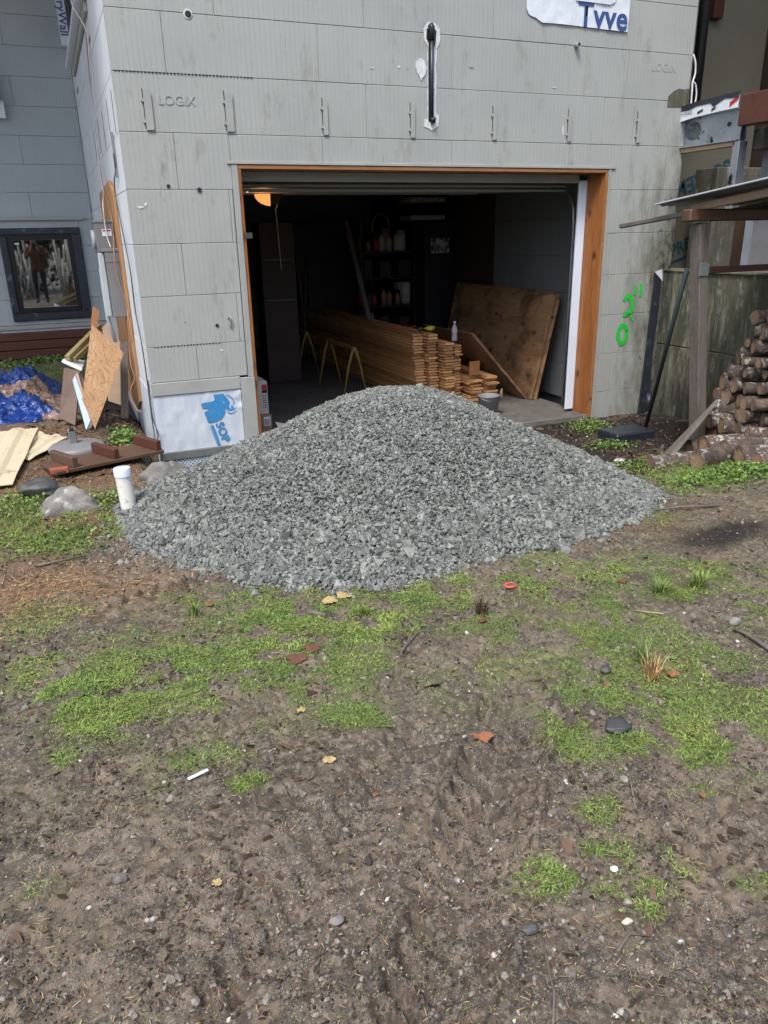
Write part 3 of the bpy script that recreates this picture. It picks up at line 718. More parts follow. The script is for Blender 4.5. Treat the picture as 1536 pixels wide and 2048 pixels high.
# tie plates
tie = MB()
for (x0, z0, x1, z1) in ((.205, .42, .262, .695), (.825, .425, .885, .705), (1.635, .42, 1.675, .69), (2.435, .42, 2.475, .685), (3.255, .42, 3.295, .69), (4.07, .425, 4.11, .69), (4.885, .43, 4.93, .70)):
    b = MB(); b.prism([(x0, -.0125, z0), (x1-.008, -.0125, z0), (x1, -.0125, z0+.01), (x1, -.0125, z1-.02), (x1-.012, -.0125, z1), (x0, -.0125, z1),
        (x0, -.0125, z1-.06), (x0-.02, -.0125, z1-.062), (x0-.02, -.0125, z1-.08), (x0, -.0125, z1-.082), (x0, -.0125, z0+.07), (x0-.02, -.0125, z0+.068), (x0-.02, -.0125, z0+.05), (x0, -.0125, z0+.048)], (0, .0123, 0))
    b.build('tie_cover', M['trimgrey'], house)
    b = MB(); b.box((x0-.006, -.0015, z0+.01), (x0-.001, .001, z1+.01), 0); b.build('tie_slot', M['blackprint'], house)
lettering('LOGIX', house, (.31, -.0002, .60), (1, 0, 0), (0, 0, 1), .095, M['face'], .0025, 0, 'moulded_lettering')
lettering('LOGIX', house, (5.0, -.0002, 1.06), (1, 0, 0), (0, 0, 1), .10, M['face'], .002, 0, 'moulded_lettering')
for x0, x1, z_, nm in ((.02, 1.05, 2*H, 0), (.06, .62, -3*H, 1)):
    b = MB(); x = x0
    while x < x1:
        b.box((x, -.0012, z_-.006), (x+random.uniform(.008, .014), .002, z_+.006), 0); x += .027
    tag(b.build('joint_teeth', M['blackmem'], house), kind='stuff')
# bolts / holes / foam blots
def disc(name, x, z, r, mat, y=-.001, n=14, d=.004, parent=house, jit=0):
    pts = [(x+r*(1+jit*random.uniform(-1, 1))*math.cos(t), y, z+r*(1+jit*random.uniform(-1, 1))*math.sin(t)) for t in np.linspace(0, 2*math.pi, n+1)[:-1]]
    return MB().prism(pts, (0, -d, 0)).build(name, mat, parent)
disc('sleeve_hole', .60, 1.215, .034, M['foamwhite'], d=.003); disc('sleeve_hole', .602, 1.212, .024, M['black'], y=-.0045, d=.002)
disc('anchor_hole', .56, -.003, .018, M['blackmem'], d=.006); disc('anchor_hole', .32, .025, .014, M['black'], d=.003); disc('anchor_hole', .60, -1.07, .014, M['black'], d=.004)
b = MB(); b.tube([(4.11, .0, 1.22), (4.11, -.05, 1.22)], .022, 12); b.build('pipe_stub', M['trimgrey'], house); disc('pipe_bore', 4.11, 1.22, .013, M['black'], y=-.0505, d=.001)
b = MB(); b.tube([(.70, -.004, -1.02), (.715, -.02, -1.0), (.722, -.022, -1.03), (.715, -.01, -1.10), (.70, -.004, -1.05)], .006, 6); b.build('wall_hook', M['galv'], house)
pts = [(2.49, 1.01), (2.53, 1.03), (2.565, 1.015), (2.59, .96), (2.575, .91), (2.55, .885), (2.535, .86), (2.525, .888), (2.50, .92), (2.485, .965)]
MB().prism([(x, -.0005, z) for x, z in pts], (0, -.006, 0)).build('foam_patch', M['foamwhite'], house)
for x, z_, w_, h_ in ((2.08, .935, .05, .012), (2.33, .955, .035, .02), (2.41, .95, .02, .015), (.09, -.13, .07, .02), (.13, -.11, .03, .03), (.95, -.02, .03, .01), (3.02, .99, .07, .012), (3.9, .87, .06, .012), (4.02, .52, .02, .09), (.33, -1.02, .02, .03), (.62, -1.28, .03, .025), (5.1, .80, .02, .06)):
    pts = [(x+w_/2*math.cos(a_)*random.uniform(.5, 1.1), z_+h_/2*math.sin(a_)*random.uniform(.5, 1.1)) for a_ in np.linspace(0, 2*math.pi, 10)[:-1]]
    MB().prism([(a_, -.0006, c_) for a_, c_ in pts], (0, -.002, 0)).build('paint_chip', random.choice([M['foamwhite'], M['trimgrey'], M['foamwhite']]), house)
# vertical pipe set in a chased groove
gp = thing('drain_pipe', 'black vertical pipe set in a white foam-edged groove above the garage doorway', 'pipe', (2.63, 0, .5))
pts = [(2.60, .56), (2.60, 1.12), (2.565, 1.17), (2.56, 1.25), (2.60, 1.30), (2.66, 1.30), (2.715, 1.26), (2.72, 1.18), (2.685, 1.11), (2.68, .62), (2.71, .60), (2.705, .52), (2.67, .50), (2.64, .475), (2.60, .50), (2.565, .51), (2.57, .57)]
pp = []
for i in range(len(pts)):
    a_, b_ = pts[i], pts[(i+1) % len(pts)]
    n = max(1, int(math.hypot(a_[0]-b_[0], a_[1]-b_[1])/.03))
    for k in range(n): pp.append((a_[0]+(b_[0]-a_[0])*k/n+random.uniform(-.004, .004), a_[1]+(b_[1]-a_[1])*k/n+random.uniform(-.004, .004)))
MB().prism([(x, -.001, z) for x, z in pp], (0, -.004, 0)).build('foam_edge', M['foamwhite'], gp)
MB().prism([(x, -.0055, z) for x, z in ((2.605, .55), (2.605, 1.15), (2.585, 1.18), (2.59, 1.25), (2.64, 1.27), (2.68, 1.24), (2.67, 1.15), (2.655, 1.10), (2.652, .55))], (0, -.002, 0)).build('groove_shadow_gap', M['black'], gp)
MB().tube([(2.63, -.02, .56), (2.63, -.02, 1.2)], .017, 12).build('pipe', M['blackmem'], gp)
MB().tube([(2.63, -.02, 1.17), (2.63, -.02, 1.26), (2.62, -.01, 1.28)], .026, 12).build('pipe_elbow', M['black'], gp)
MB().tube([(2.62, -.02, .56), (2.66, -.03, .56)], .024, 12).build('pipe_elbow', M['black'], gp)

# torn house wrap banner at the top
tv = thing('torn_house_wrap', 'torn white house wrap scrap with navy letters near the top of the facade', 'house wrap', (4.1, 0, 1.5))
edge = [(3.56, 1.55), (3.575, 1.47), (3.59, 1.42), (3.66, 1.405), (3.73, 1.37), (3.85, 1.375), (4.1, 1.372), (4.4, 1.365), (4.66, 1.36), (4.70, 1.62), (4.72, 2.1), (3.6, 2.1)]
def wrap_edge(x):
    xs_ = [3.56, 3.59, 3.66, 3.73, 3.85, 4.1, 4.4, 4.66]; zs_ = [1.47, 1.42, 1.405, 1.37, 1.375, 1.372, 1.365, 1.36]
    return float(np.interp(x, xs_, zs_))
def wf(u, v):
    x = 3.56+u*(1.11+.03*v); z0 = wrap_edge(min(x, 4.66)); z = z0+v*(2.1-z0)
    return (x, -.005-.011*abs(wr(x, z))-.005*(1-v), z)
V, F = sheet(0, 1, 0, 1, wf, 44, 26); MB().add(V, F, 0, True).build('sheet', M['wrap'], tv)
lettering('Tvve', tv, (4.105, -.0165, 1.378), (1, 0, -.012), (0, 0, 1), .275, M['navyprint'], 0, .006, spacing=1.04)
b = MB(); b.prism([(4.07, -.018, 1.565), (4.45, -.018, 1.56), (4.5, -.018, 1.585), (4.52, -.018, 1.64), (4.5, -.018, 1.7), (4.07, -.018, 1.7)], (0, -.004, 0)); b.build('label_card', M['wrap'], tv)
# green spray marks
gm = thing('spray_mark', 'bright green spray-painted figure on the grey blocks right of the doorway', 'spray paint', (5.0, 0, -1.3))
def stroke(pts, w_, name='stroke'):
    V = []; n = len(pts)
    for i, (x, z) in enumerate(pts):
        a_ = pts[max(i-1, 0)]; c_ = pts[min(i+1, n-1)]; t = Vector((c_[0]-a_[0], c_[1]-a_[1])).normalized(); ww = w_*random.uniform(.8, 1.2)/2
        V += [(x-t.y*ww, -.0045, z+t.x*ww), (x+t.y*ww, -.0045, z-t.x*ww)]
    F = [(2*i, 2*i+1, 2*i+3, 2*i+2) for i in range(n-1)]
    MB().add(V, F).build(name, M['green'], gm)
def arc(cx, cz, rx, rz, a0, a1, n=18): return [(cx+rx*math.cos(R(t))*random.uniform(.93, 1.07), cz+rz*math.sin(R(t))) for t in np.linspace(a0, a1, n)]
stroke(arc(4.925, -1.43, .058, .095, 20, 385), .052)
stroke(arc(4.96, -1.13, .062, .09, 150, -110)+[(4.93, -1.25)], .052)
stroke([(5.045, -.925), (5.05, -1.0), (5.04, -1.03)], .032); stroke([(5.115, -.915), (5.125, -.98), (5.12, -1.05)], .036)
stroke([(4.99, -1.22), (5.06, -1.31)], .02)

# window in the rear-left wall
wn = thing('basement_window', 'small black-framed window in the blue-grey wall left of the side wall', 'window', (-.7, 5.07, -.8))
b = MB()
for lo, hi in (((-1.2, 5.02, -1.385), (-.19, 5.10, -1.28)), ((-1.2, 5.02, -.28), (-.19, 5.10, -.195)), ((-1.2, 5.02, -1.279), (-1.11, 5.10, -.281)), ((-.30, 5.02, -1.279), (-.19, 5.10, -.281))):
    b.box(lo, hi, .012)
b.build('membrane_surround', M['blackmem'], wn)
b = MB()
for lo, hi in (((-1.11, 5.04, -1.279), (-.30, 5.11, -1.215)), ((-1.11, 5.04, -.345), (-.30, 5.11, -.281)), ((-1.11, 5.04, -1.214), (-1.045, 5.11, -.346)), ((-.365, 5.04, -1.214), (-.30, 5.11, -.346))):
    b.box(lo, hi, .005)
b.build('frame', M['frameblk'], wn)
b = MB(); b.box((-1.044, 5.085, -1.213), (-.366, 5.095, -.347), 0); b.build('pane', M['glass'], wn)
b = MB(); b.box((-1.03, 5.083, -.40), (-.97, 5.0848, -.375), 0); b.build('sticker', M['white'], wn)
b = MB(); b.box((-1.6, 5.02, -.10), (-.12, 5.068, -.055), .004); b.build('head_flashing', M['trimgrey'], wn)

# upper side window with sill, wrap sheet
sw = thing('side_window', 'upper side window with white sill and a hanging printed wrap strip', 'window', (0, 3.2, 1.6))
b = MB(); b.box((-.01, 2.0, 1.628), (.06, 4.45, 1.70), .004); b.box((-.01, 2.0, 1.701), (.06, 2.09, 2.8), .004); b.box((-.01, 4.36, 1.701), (.06, 4.45, 2.8), .004); b.build('frame', M['frameblk'], sw)
b = MB(); b.box((.03, 2.09, 1.70), (.04, 4.36, 2.8), 0); b.build('pane', M['glass'], sw)
b = MB(); b.box((-.10, 1.35, 1.585), (-.002, 4.42, 1.625), .006); b.build('sill', M['white'], sw)
b = MB(); b.box((-.03, 1.40, 1.50), (-.002, 4.40, 1.583), .004); b.build('sill_apron', M['trimgrey'], sw)
b = MB(); b.box((-.095, 4.66, 1.88), (.0, 4.67, 3.0), .001); b.build('wrap_strip', M['wrap'], sw)
b = MB(); b.box((.002, 4.655, 1.94), (.03, 4.668, 3.0), .001); b.build('navy_band', M['navyprint'], sw)
lettering('DryWall', sw, (-.085, 4.655, 2.45), (0, 0, -1), (1, 0, 0), .135, M['navyprint'], 0, .002)
b = MB(); b.box((-.03, 4.62, 1.72), (.02, 4.66, 1.87), .004); b.build('sill_end', M['wrap'], sw)
# short outlet boxes on the side wall
for (y, z_) in ((1.5, 1.33), (4.2, 1.35)):
    b = MB(); b.box((-.006, y, z_-.02), (-.0005, y+.34, z_+.02), .001); b.build('vent_slot', M['galv'], house)
for i, (y, z0) in enumerate(((.25, .42), (.75, .43), (1.35, .42), (2.0, .44), (2.7, .42))):
    b = MB(); b.box((-.002, y, z0), (.0005, y+.01, z0+.3), 0); b.build('tie_slot', M['blackprint'], house)

# white folded flashing at the far left
fl = thing('folded_flashing', 'white folded flashing sticking out of the far left wall', 'flashing', (-.9, 5.0, 1.4))
MB().box((-1.3, 4.98, 1.10), (-.86, 5.066, 1.30), .004).build('flap', M['wrap'], fl)
MB().box((-1.3, 4.90, 1.28), (-.91, 5.0, 1.62), .01).build('elbow', M['white'], fl)

# plywood backing, meter box, disconnect box, conduits, cables
bk = MB(); bk.prism([(-.003, 1.06, -1.86), (-.003, 1.03, .05), (-.003, 1.25, .14), (-.003, 2.7, .10), (-.003, 2.7, -1.95), (-.003, 1.4, -2.0)], (-.028, 0, 0))
o = bk.build('plywood_backing', [M['plyz']]); tag(o, 'tall orange plywood backing board fixed on the pale side wall', 'plywood')
mb = thing('meter_box', 'upper grey electric meter box with a red and white label on the side wall', 'meter box', (-.1, 1.4, -.3))
b = MB(); b.box((-.205, 1.28, -.62), (-.035, 1.62, -.20), .006); b.build('cabinet', M['greybox'], mb)
b = MB(); b.box((-.212, 1.272, -.215), (-.03, 1.63, -.195), .004); b.build('lid', M['greybox'], mb)
b = MB(); b.box((-.145, 1.2775, -.33), (-.06, 1.2795, -.27), 0); b.build('label_plate', M['white'], mb)
b = MB(); b.box((-.137, 1.276, -.29), (-.068, 1.2774, -.276), 0); b.build('label_stripe', M['redprint'], mb)
b = MB(); b.tube([(-.205, 1.44, -.36), (-.235, 1.44, -.36)], .085, 20); b.build('meter_dial', M['conduit'], mb)
db = thing('disconnect_box', 'lower tall grey electric disconnect box below the meter box', 'electrical box', (-.09, 1.2, -.75))
b = MB(); b.box((-.155, 1.14, -1.06), (-.005, 1.32, -.47), .006); b.build('cabinet', M['greybox'], db)
b = MB(); b.box((-.185, 1.13, -.47), (.0, 1.33, -.44), .005); b.build('lid', M['greybox'], db)
b = MB(); b.box((-.158, 1.136, -.56), (-.01, 1.1395, -.475), .001); b.build('latch_band', M['greybox'], db)
cd = MB(); cd.box((-.215, 1.20, -1.05), (-.160, 1.26, -.48), .006); cd.build('channel', M['conduit'], db)
o = MB().tube([(-.20, 1.30, -.62), (-.20, 1.30, -1.08), (-.16, 1.26, -1.3)], .018, 10).build('conduit_pipe', M['conduit']); tag(o, 'pale grey conduit beside the lower electrical box', 'conduit')
def cable(pts, r, mat, label, cat='cable', name='cable'):
    P = [Vector(p) for p in pts]; out = []
    for i in range(len(P)-1):
        p0, p1, p2, p3 = P[max(i-1, 0)], P[i], P[i+1], P[min(i+2, len(P)-1)]
        for k in range(5):
            t = k/5; out.append(.5*((2*p1)+(-p0+p2)*t+(2*p0-5*p1+4*p2-p3)*t*t+(-p0+3*p1-3*p2+p3)*t**3))
    out.append(P[-1]); o = MB().tube(out, r, 6).build(name, mat); return tag(o, label, cat)
cable([(-.115, 1.6, 1.70), (-.11, 1.5, 1.55), (-.03, 1.46, 1.37), (-.03, 1.55, 1.12), (-.03, 1.8, .9), (-.035, 1.98, .466), (-.05, 1.75, .09), (-.10, 1.30, -.05), (-.11, 1.255, -.2), (-.105, 1.25, -.35), (-.09, 1.19, -.43)], .0055, M['cablew'], 'white cable running down the side wall to the lower electrical box')
cable([(-.03, 1.5, 1.43), (-.03, 1.8, 1.04), (-.03, 1.9, .76), (-.03, 2.0, .42), (-.05, 1.65, .12), (-.045, 1.24, -.18), (-.05, 1.24, -.34), (-.075, 1.10, -.47), (-.085, 1.10, -.65), (-.055, 1.10, -.80), (-.02, 1.07, -.95), (-.045, 1.0, -1.1), (-.06, 1.05, -1.35), (-.07, 1.0, -1.5), (-.05, 1.0, -1.62), (-.10, 1.0, -1.72), (-.11, 1.0, -1.82), (-.06, .95, -1.93), (.0, .86, -1.9)], .0048, M['cableo'], 'orange cable hanging in a loop below the electrical boxes')
cable([(-.02, .50, .30), (-.02, .52, .17), (-.02, .8, .06), (-.02, .62, -.249), (-.02, .35, -.606), (-.02, .36, -.938), (-.02, .17, -1.209), (-.02, .10, -1.576), (-.025, .06, -1.853), (-.03, -.06, -2.02), (-.05, -.3, -2.12), (-.12, -.9, -2.06)], .006, M['cableb'], 'dark cable running down the white corner of the side wall to the ground')
cable([(-.012, .08, -1.5), (-.02, .05, -1.8), (.0, -.03, -1.95), (-.03, -.03, -2.06), (.01, -.03, -2.1), (-.02, -.04, -2.3)], .005, M['cableb'], 'thin dark cable looped at the foot of the house corner')
b = MB(); b.box((-.02, .50, .12), (-.002, .53, .46), .003); o = b.build('wall_bracket', M['galv']); tag(o, 'dark narrow bracket on the pale side wall above the plywood', 'bracket')

# ---- stacked brown timbers at the rear wall
for i, (z0, z1, y0) in enumerate(((-1.625, -1.53, 4.86), (-1.74, -1.63, 4.80), (-1.845, -1.745, 4.72))):
    o = MB().box((-4.0, y0, z0), (-.10-.1*i, y0+.2, z1), .008).build('timber', M['brownbeam'])
    tag(o, ['topmost', 'middle', 'lowest'][i]+' red-brown timber stacked under the small window', 'timber', 'timbers stacked under the small window')
o = MB().box((-.62, 4.55, -1.96), (-.28, 4.72, -1.86), .01).build('timber_block', M['black']); tag(o, 'short dark block under the stacked brown timbers', 'block')

# ------------------------------------------------------------------ garage contents
def gdoor():
    t = thing('garage_door', 'raised sectional garage door under the ceiling', 'garage door', (2.7, 1, .2))
    for i, (y, z_) in enumerate(((.50, .045), (1.12, .075), (1.74, .095), (2.36, .11))):
        b = MB(); b.box((1.0, y+.05, z_+.03), (4.45, y+.60, z_+.06), .006); b.build('door_panel', M['greybox'], t)
        for zz_ in (-.035, .004): b = MB(); b.box((1.0, y-.004, z_+zz_), (4.45, y+.03, z_+zz_+.022), .002); b.build('panel_edge', M['trimgrey'], t)
    for x in (.97, 4.50):
        pts = [(x, .40, -2.2), (x, .40, -.35), (x, .42, -.15), (x, .50, -.02), (x, .65, .05), (x, 1.0, .06), (x, 3.2, .12)]
        MB().tube(pts, .018, 6).build('track', M['galv'], t)
    b = MB(); b.box((.935, .34, -.38), (1.05, .40, -.33), .003); b.build('hinge_bracket', M['galv'], t)
gdoor()
lp = thing('work_lamp', 'lit orange work lamp hanging in the upper left of the garage', 'lamp', (1.55, 1.6, .05))
V = []; F = []
for j in range(7):
    for i in range(13):
        u = i/12*math.pi; v = j/6
        V.append((1.555+.15*math.cos(u)*(1-.35*v*v), 1.6-.06*math.sin(u)*(1-.3*v), .045-.115*math.sin(v*math.pi/2)*(.55+.45*math.sin(u))))
for j in range(6):
    for i in range(12): a_ = j*13+i; F.append((a_, a_+1, a_+14, a_+13))
fs_l = [f for k, f in enumerate(F) if (k % 12) >= 6]; fs_r = [f for k, f in enumerate(F) if (k % 12) < 6]
def compact(V, F):
    u = sorted({i for f in F for i in f}); m_ = {i: k for k, i in enumerate(u)}
    return [V[i] for i in u], [tuple(m_[i] for i in f) for f in F]
MB().add(*compact(V, fs_l), 0, True).build('glowing_shade', M['lampglow'], lp); MB().add(*compact(V, fs_r), 0, True).build('shade', M['brownpanel'], lp)
MB().box((1.50, 1.56, .02), (1.60, 1.60, .036), .002).build('lamp_tube', M['lampglow'], lp)
MB().tube([(1.7, 1.6, .05), (1.62, 1.6, -.1), (1.63, 1.6, -.35), (1.64, 1.6, -.7)], .003, 5).build('pull_cord', M['cablew'], lp)
L = bpy.data.lights.new('lamp_light', 'POINT'); L.energy = .5; L.color = (1, .5, .2); L.shadow_soft_size = .05
lo = bpy.data.objects.new('lamp_light', L); col.objects.link(lo); lo.parent = lp; lo.location = (-.03, 0.02, -.01)
# brown doors at the left, dark panel, pole
c = thing('tall_cabinet', 'dark brown tall cabinet doors at the left side of the garage', 'cabinet', (2.15, 3.5, -2.27))
for z0, z1 in ((-2.26, -1.17), (-1.16, -.66), (-.65, -.2)):
    MB().box((1.9, 3.5, z0), (2.36, 3.9, z1), .004).build('door', M['brownpanel'], c)
for z0 in (-1.165, -.655): MB().box((1.93, 3.492, z0), (2.33, 3.499, z0+.006), 0).build('edge_strip', M['galv'], c)
c = thing('dark_door', 'dark door with a panel against the back of the garage', 'door', (3.4, 5.5, -2.27))
MB().box((2.95, 5.5, -2.26), (3.95, 5.55, -.20), .006).build('slab', M['darkstuff'], c); MB().box((3.1, 5.485, -2.0), (3.75, 5.499, -.42), .004).build('panel', M['darkstuff'], c)
o = MB().box((-.03, -.03, -.02), (.03, .03, 1.5), .004, M=Matrix.Translation((3.27, 3.2, -1.46)) @ Euler((R(-32), R(0), 0)).to_matrix().to_4x4()).build('leaning_pole', M['oldwood']); tag(o, 'wooden pole leaning behind the lumber stack', 'pole')
# shelves
for i, (z_, lab) in enumerate(((.07, 'upper white shelf board on the back right of the garage'), (-.16, 'lower white shelf board on the back right of the garage'))):
    t = thing('wall_shelf', lab, 'shelf', (4.3, 3.8, z_), 'white shelf boards')
    MB().box((4.10, 3.6, z_-.03), (4.63, 4.0, z_+.03), .003).build('board', M['trimgrey'], t)
    if i == 0:
        for k in range(5): MB().tube([(4.15+.1*k, 3.592, z_+.02), (4.28+.04*k, 3.592, z_-.035)], .004, 4).build('bracket_bar', M['black'], t)
c = thing('dark_cabinet', 'tall dark cabinet with a small picture on its door', 'cabinet', (4.6, 3.9, -2.27))
MB().box((4.38, 3.75, -2.26), (4.84, 4.4, -.22), .005).build('carcass', M['darkstuff'], c)
pst = thing('picture_print', 'small pale picture hanging on the dark cabinet in the garage', 'picture', (4.63, 3.7, -.5))
MB().box((4.47, 3.735, -.64), (4.77, 3.742, -.44), 0).build('card', simple('picture_card', (.10, .12, .14), (.55, .58, .6), 9, .5, contrast=(.48, .56)), pst)
MB().box((4.73, 3.731, -.63), (4.765, 3.734, -.585), 0).build('mark', M['white'], pst)
def jug(x, y, z_, mat, label):
    t = thing('jug', label, 'jug', (x, y, z_))
    MB().lathe([(0, 0), (.09, 0), (.095, .02), (.095, .2), (.05, .25), (.03, .26), (.03, .29), (0, .29)], (x, y, z_), 14).build('body', mat, t)
    MB().tube([(x+.03, y, z_+.28), (x+.07, y, z_+.27), (x+.09, y, z_+.2)], .012, 6).build('handle', mat, t)
jug(4.18, 4.2, -.6, M['cardwhite'], 'pale plastic jug on the shelving at the back of the garage')
jug(3.98, 4.3, -.58, M['card'], 'reddish plastic jug beside the pale jug at the back of the garage')
o = MB().lathe([(0, 0), (.075, 0), (.08, .3), (.06, .31), (0, .31)], (4.27, 4.2, -1.36), 14).build('canister', M['cardwhite']); tag(o, 'pale tall canister on the back shelving', 'canister')
o = MB().box((4.2, 4.3, -1.17), (4.37, 4.5, -1.06), .01).build('carton', M['cardwhite']); tag(o, 'small pale carton on the back shelving beside the canister', 'carton')
sh = thing('shelving_unit', 'dark shelving unit at the back right of the garage', 'shelving', (4.0, 4.4, -2.27))
for z_ in (-2.1, -1.72, -1.385, -.98, -.62): MB().box((3.5, 4.05, z_-.012), (4.37, 4.55, z_+.012), .002).build('shelf_board', M['darkstuff'], sh)
for x in (3.5, 4.34): MB().box((x, 4.05, -2.26), (x+.03, 4.08, -.1), .002).build('upright', M['darkstuff'], sh)
for i in range(9):
    x = 3.58+(i % 3)*.26+random.uniform(-.03, .03); z_ = (-2.085, -1.705, -.965)[i//3]; h = random.uniform(.14, .28)
    o = MB().box((x, 4.1, z_), (x+random.uniform(.12, .2), 4.35, z_+h), .006).build('storage_box', random.choice([M['brownpanel'], M['darkstuff'], M['card']]))
    tag(o, ('left', 'middle', 'right')[i % 3]+' dim storage box on the '+('bottom', 'second', 'fourth')[i//3]+' board of the dark shelving', 'box', 'boxes on the dark shelving, '+('bottom', 'second', 'fourth')[i//3]+' board')
for i in range(14):
    x = 3.56+(i % 7)*.115+random.uniform(-.01, .01); z_ = (-1.372, -.607)[i//7]; rr = random.uniform(.03, .05); h = random.uniform(.1, .2)
    o = MB().lathe([(0, 0), (rr, 0), (rr, h), (rr*.5, h+.02), (rr*.4, h+.05), (0, h+.05)], (x, 4.15+random.uniform(0, .12), z_), 12).build('spray_can', random.choice([M['cardwhite'], M['redprint'], M['card'], M['greyplast'], M['dimprint']]))
    tag(o, 'dim can, %s from the left on the %s board of the dark shelving' % (ORD[i % 7], ('third', 'uppermost')[i//7]), 'can', 'cans on the dark shelving')
for i, (x, z_, lab) in enumerate(((2.62, -.35, 'coiled hose hanging on the back wall left of the dark door'), (4.05, -.25, 'coiled cord hanging above the dark shelving'))):
    o = MB().tube([(x+(.14+.012*math.sin(a_*1.7))*math.cos(a_), (5.4, 4.6)[i]-.01*a_/6, z_+.17*math.sin(a_)) for a_ in np.linspace(0, 6*math.pi, 60)], .009, 6).build('coil', M['cableo'] if i else M['greyplast']); tag(o, lab, 'coil')
for i, (x, l_) in enumerate(((3.05, 1.9), (3.14, 1.6), (2.98, 1.4))):
    o = MB().tube([(x, 5.35, -2.26), (x+.12*(i-1), 5.45, -2.26+l_)], .02, 6).build('tool_handle', M['oldwood']); tag(o, ['tallest', 'middle', 'shortest'][i]+' wooden tool handle leaning at the back of the garage', 'tool')
# cartons just inside the doorway
t = thing('carton', 'upright white carton with a red print just inside the left of the doorway', 'carton', (1.03, .5, -2.0))
MB().box((.93, .42, -1.975), (1.10, .75, -1.66), .004).build('box', M['cardwhite'], t)
MB().box((1.045, .4175, -1.74), (1.094, .4195, -1.69), 0).build('print', M['redprint'], t); MB().box((1.045, .4175, -1.77), (1.094, .4195, -1.742), 0).build('print', M['blackprint'], t)
for k in range(6): MB().box((1.045, .4175, -1.80-.022*k), (1.088, .4195, -1.795-.022*k), 0).build('text_line', M['blackprint'], t)
t = thing('carton', 'brown carton with a white label under the white carton', 'carton', (1.03, .5, -2.27))
MB().box((.93, .41, -2.268), (1.12, .78, -1.98), .004).build('box', M['card'], t); MB().box((1.04, .4075, -2.09), (1.105, .4095, -2.0), 0).build('label', M['white'], t)
for k in range(7): MB().box((1.048+.0075*k, .4055, -2.08), (1.051+.0075*k, .407, -2.02), 0).build('bar', M['blackprint'], t)
# lumber stack
bm = {}
def boardmesh(wd, th, ln):
    k = (round(wd, 3), round(th, 3), round(ln, 2))
    if k not in bm:
        b = MB(); b.prism([(0, 0, 0), (wd-.012, 0, 0), (wd, 0, th*.45), (wd-.012, 0, th), (0, 0, th), (.008, 0, th*.5)], (0, ln, 0))
        me = bpy.data.meshes.new('board'); me.from_pydata(b.v, [], b.f); me.materials.append(M['board']); bm[k] = me
    return bm[k]
def place_board(x, y, z_, wd, th, ln, label, grp, rz=0):
    o = link(bpy.data.objects.new('lumber_board', boardmesh(wd, th, ln))); o.location = (x, y, z_); o.rotation_euler = (0, 0, rz)
    return tag(o, label, 'board', grp)
cols = [(3.13, .135, 25, 1.38, 'left'), (3.275, .12, 25, 1.35, 'second'), (3.41, .13, 22, 1.22, 'third'), (3.55, .10, 21, 1.25, 'rightmost')]
for ci, (x, wd, n, y, nm) in enumerate(cols):
    for k in range(n):
        place_board(x+random.uniform(-.008, .008)-(.02 if k > 14 and ci < 2 else 0), y+random.uniform(-.03, .03)+(.06 if k > 9 and ci == 0 else 0), -2.268+.0325*k, wd, .024, 4.4, 'thin cedar board, %s from the top in the %s column of the tall lumber stack' % (ORD[n-1-k], nm), 'boards of the %s lumber column' % nm, random.uniform(-.002, .002))
for ci, (x, n, y, nm, wd) in enumerate(((3.69, 9, 1.08, 'inner', .14), (3.86, 10, 1.02, 'outer', .15))):
    for k in range(n):
        place_board(x+random.uniform(-.03, .03), y+random.uniform(-.05, .05), -2.268+.0325*k, wd, .024, random.choice([2.4, 2.6]), 'short cedar board, %s from the top of the %s low pile behind the bucket' % (ORD[n-1-k], nm), 'boards of the %s low pile' % nm, random.uniform(-.04, .03))
o = MB().box((3.66, 1.06, -1.93), (3.79, 1.09, -1.77), .003).build('wood_block', M['cedarx']); tag(o, 'small orange wood offcut standing on the low lumber pile', 'wood block')
# bottle, glove, tape on the stack
t = thing('water_bottle', 'clear plastic water bottle standing on the lumber stack', 'bottle', (3.60, 1.34, -1.56))
BZ = -2.268+.0325*21+.026
MB().lathe([(0, 0), (.030, 0), (.033, .01), (.033, .06), (.029, .08), (.033, .10), (.033, .15), (.012, .19), (.012, .205)], (3.60, 1.34, BZ), 14).build('body', M['plastic_clear'], t)
MB().lathe([(0, .225), (.015, .225), (.015, .203), (0, .203)], (3.60, 1.34, BZ), 12).build('cap', M['white'], t)
MB().lathe([(.0335, .095), (.0335, .145)], (3.60, 1.34, BZ), 14).build('label_band', M['cardwhite'], t)
def lump(name, c, size, mat, seed, sub=2, amp=.35, fr=1.6, label=None, cat=None, flat=None, smooth=True, parent=None, rz=0):
    v, f = ico(sub); r_ = np.random.default_rng(seed); o_ = r_.random(3)*50
    n = vn(v[:, 0]*fr+o_[0], v[:, 1]*fr+v[:, 2]*fr*1.3+o_[1], .9, 300+seed)+.5*vn(v[:, 2]*fr*2+o_[2], v[:, 0]*fr*2-v[:, 1]*fr*2, .9, 301+seed)
    v = v*(1+amp*(n-.75))[:, None]
    for _k in range(6):
        nn = r_.normal(size=3); nn /= np.linalg.norm(nn); d = .66+.2*r_.random(); e = np.maximum(v@nn-d, 0); v = v-e[:, None]*nn*.9
    v = v*np.array(size)
    cr_, sr_ = math.cos(rz), math.sin(rz); v = v@np.array([[cr_, sr_, 0], [-sr_, cr_, 0], [0, 0, 1]])
    o = big_mesh(name, v, f, mat, smooth=smooth, parent=parent); o.location = c
    if label: tag(o, label, cat)
    return o
ZT = -2.268+.0325*25+.02
lump('glove', (3.36, 1.52, ZT+.02), (.07, .06, .03), M['yellowcloth'], 5, label='yellow glove lying on top of the lumber stack', cat='glove')
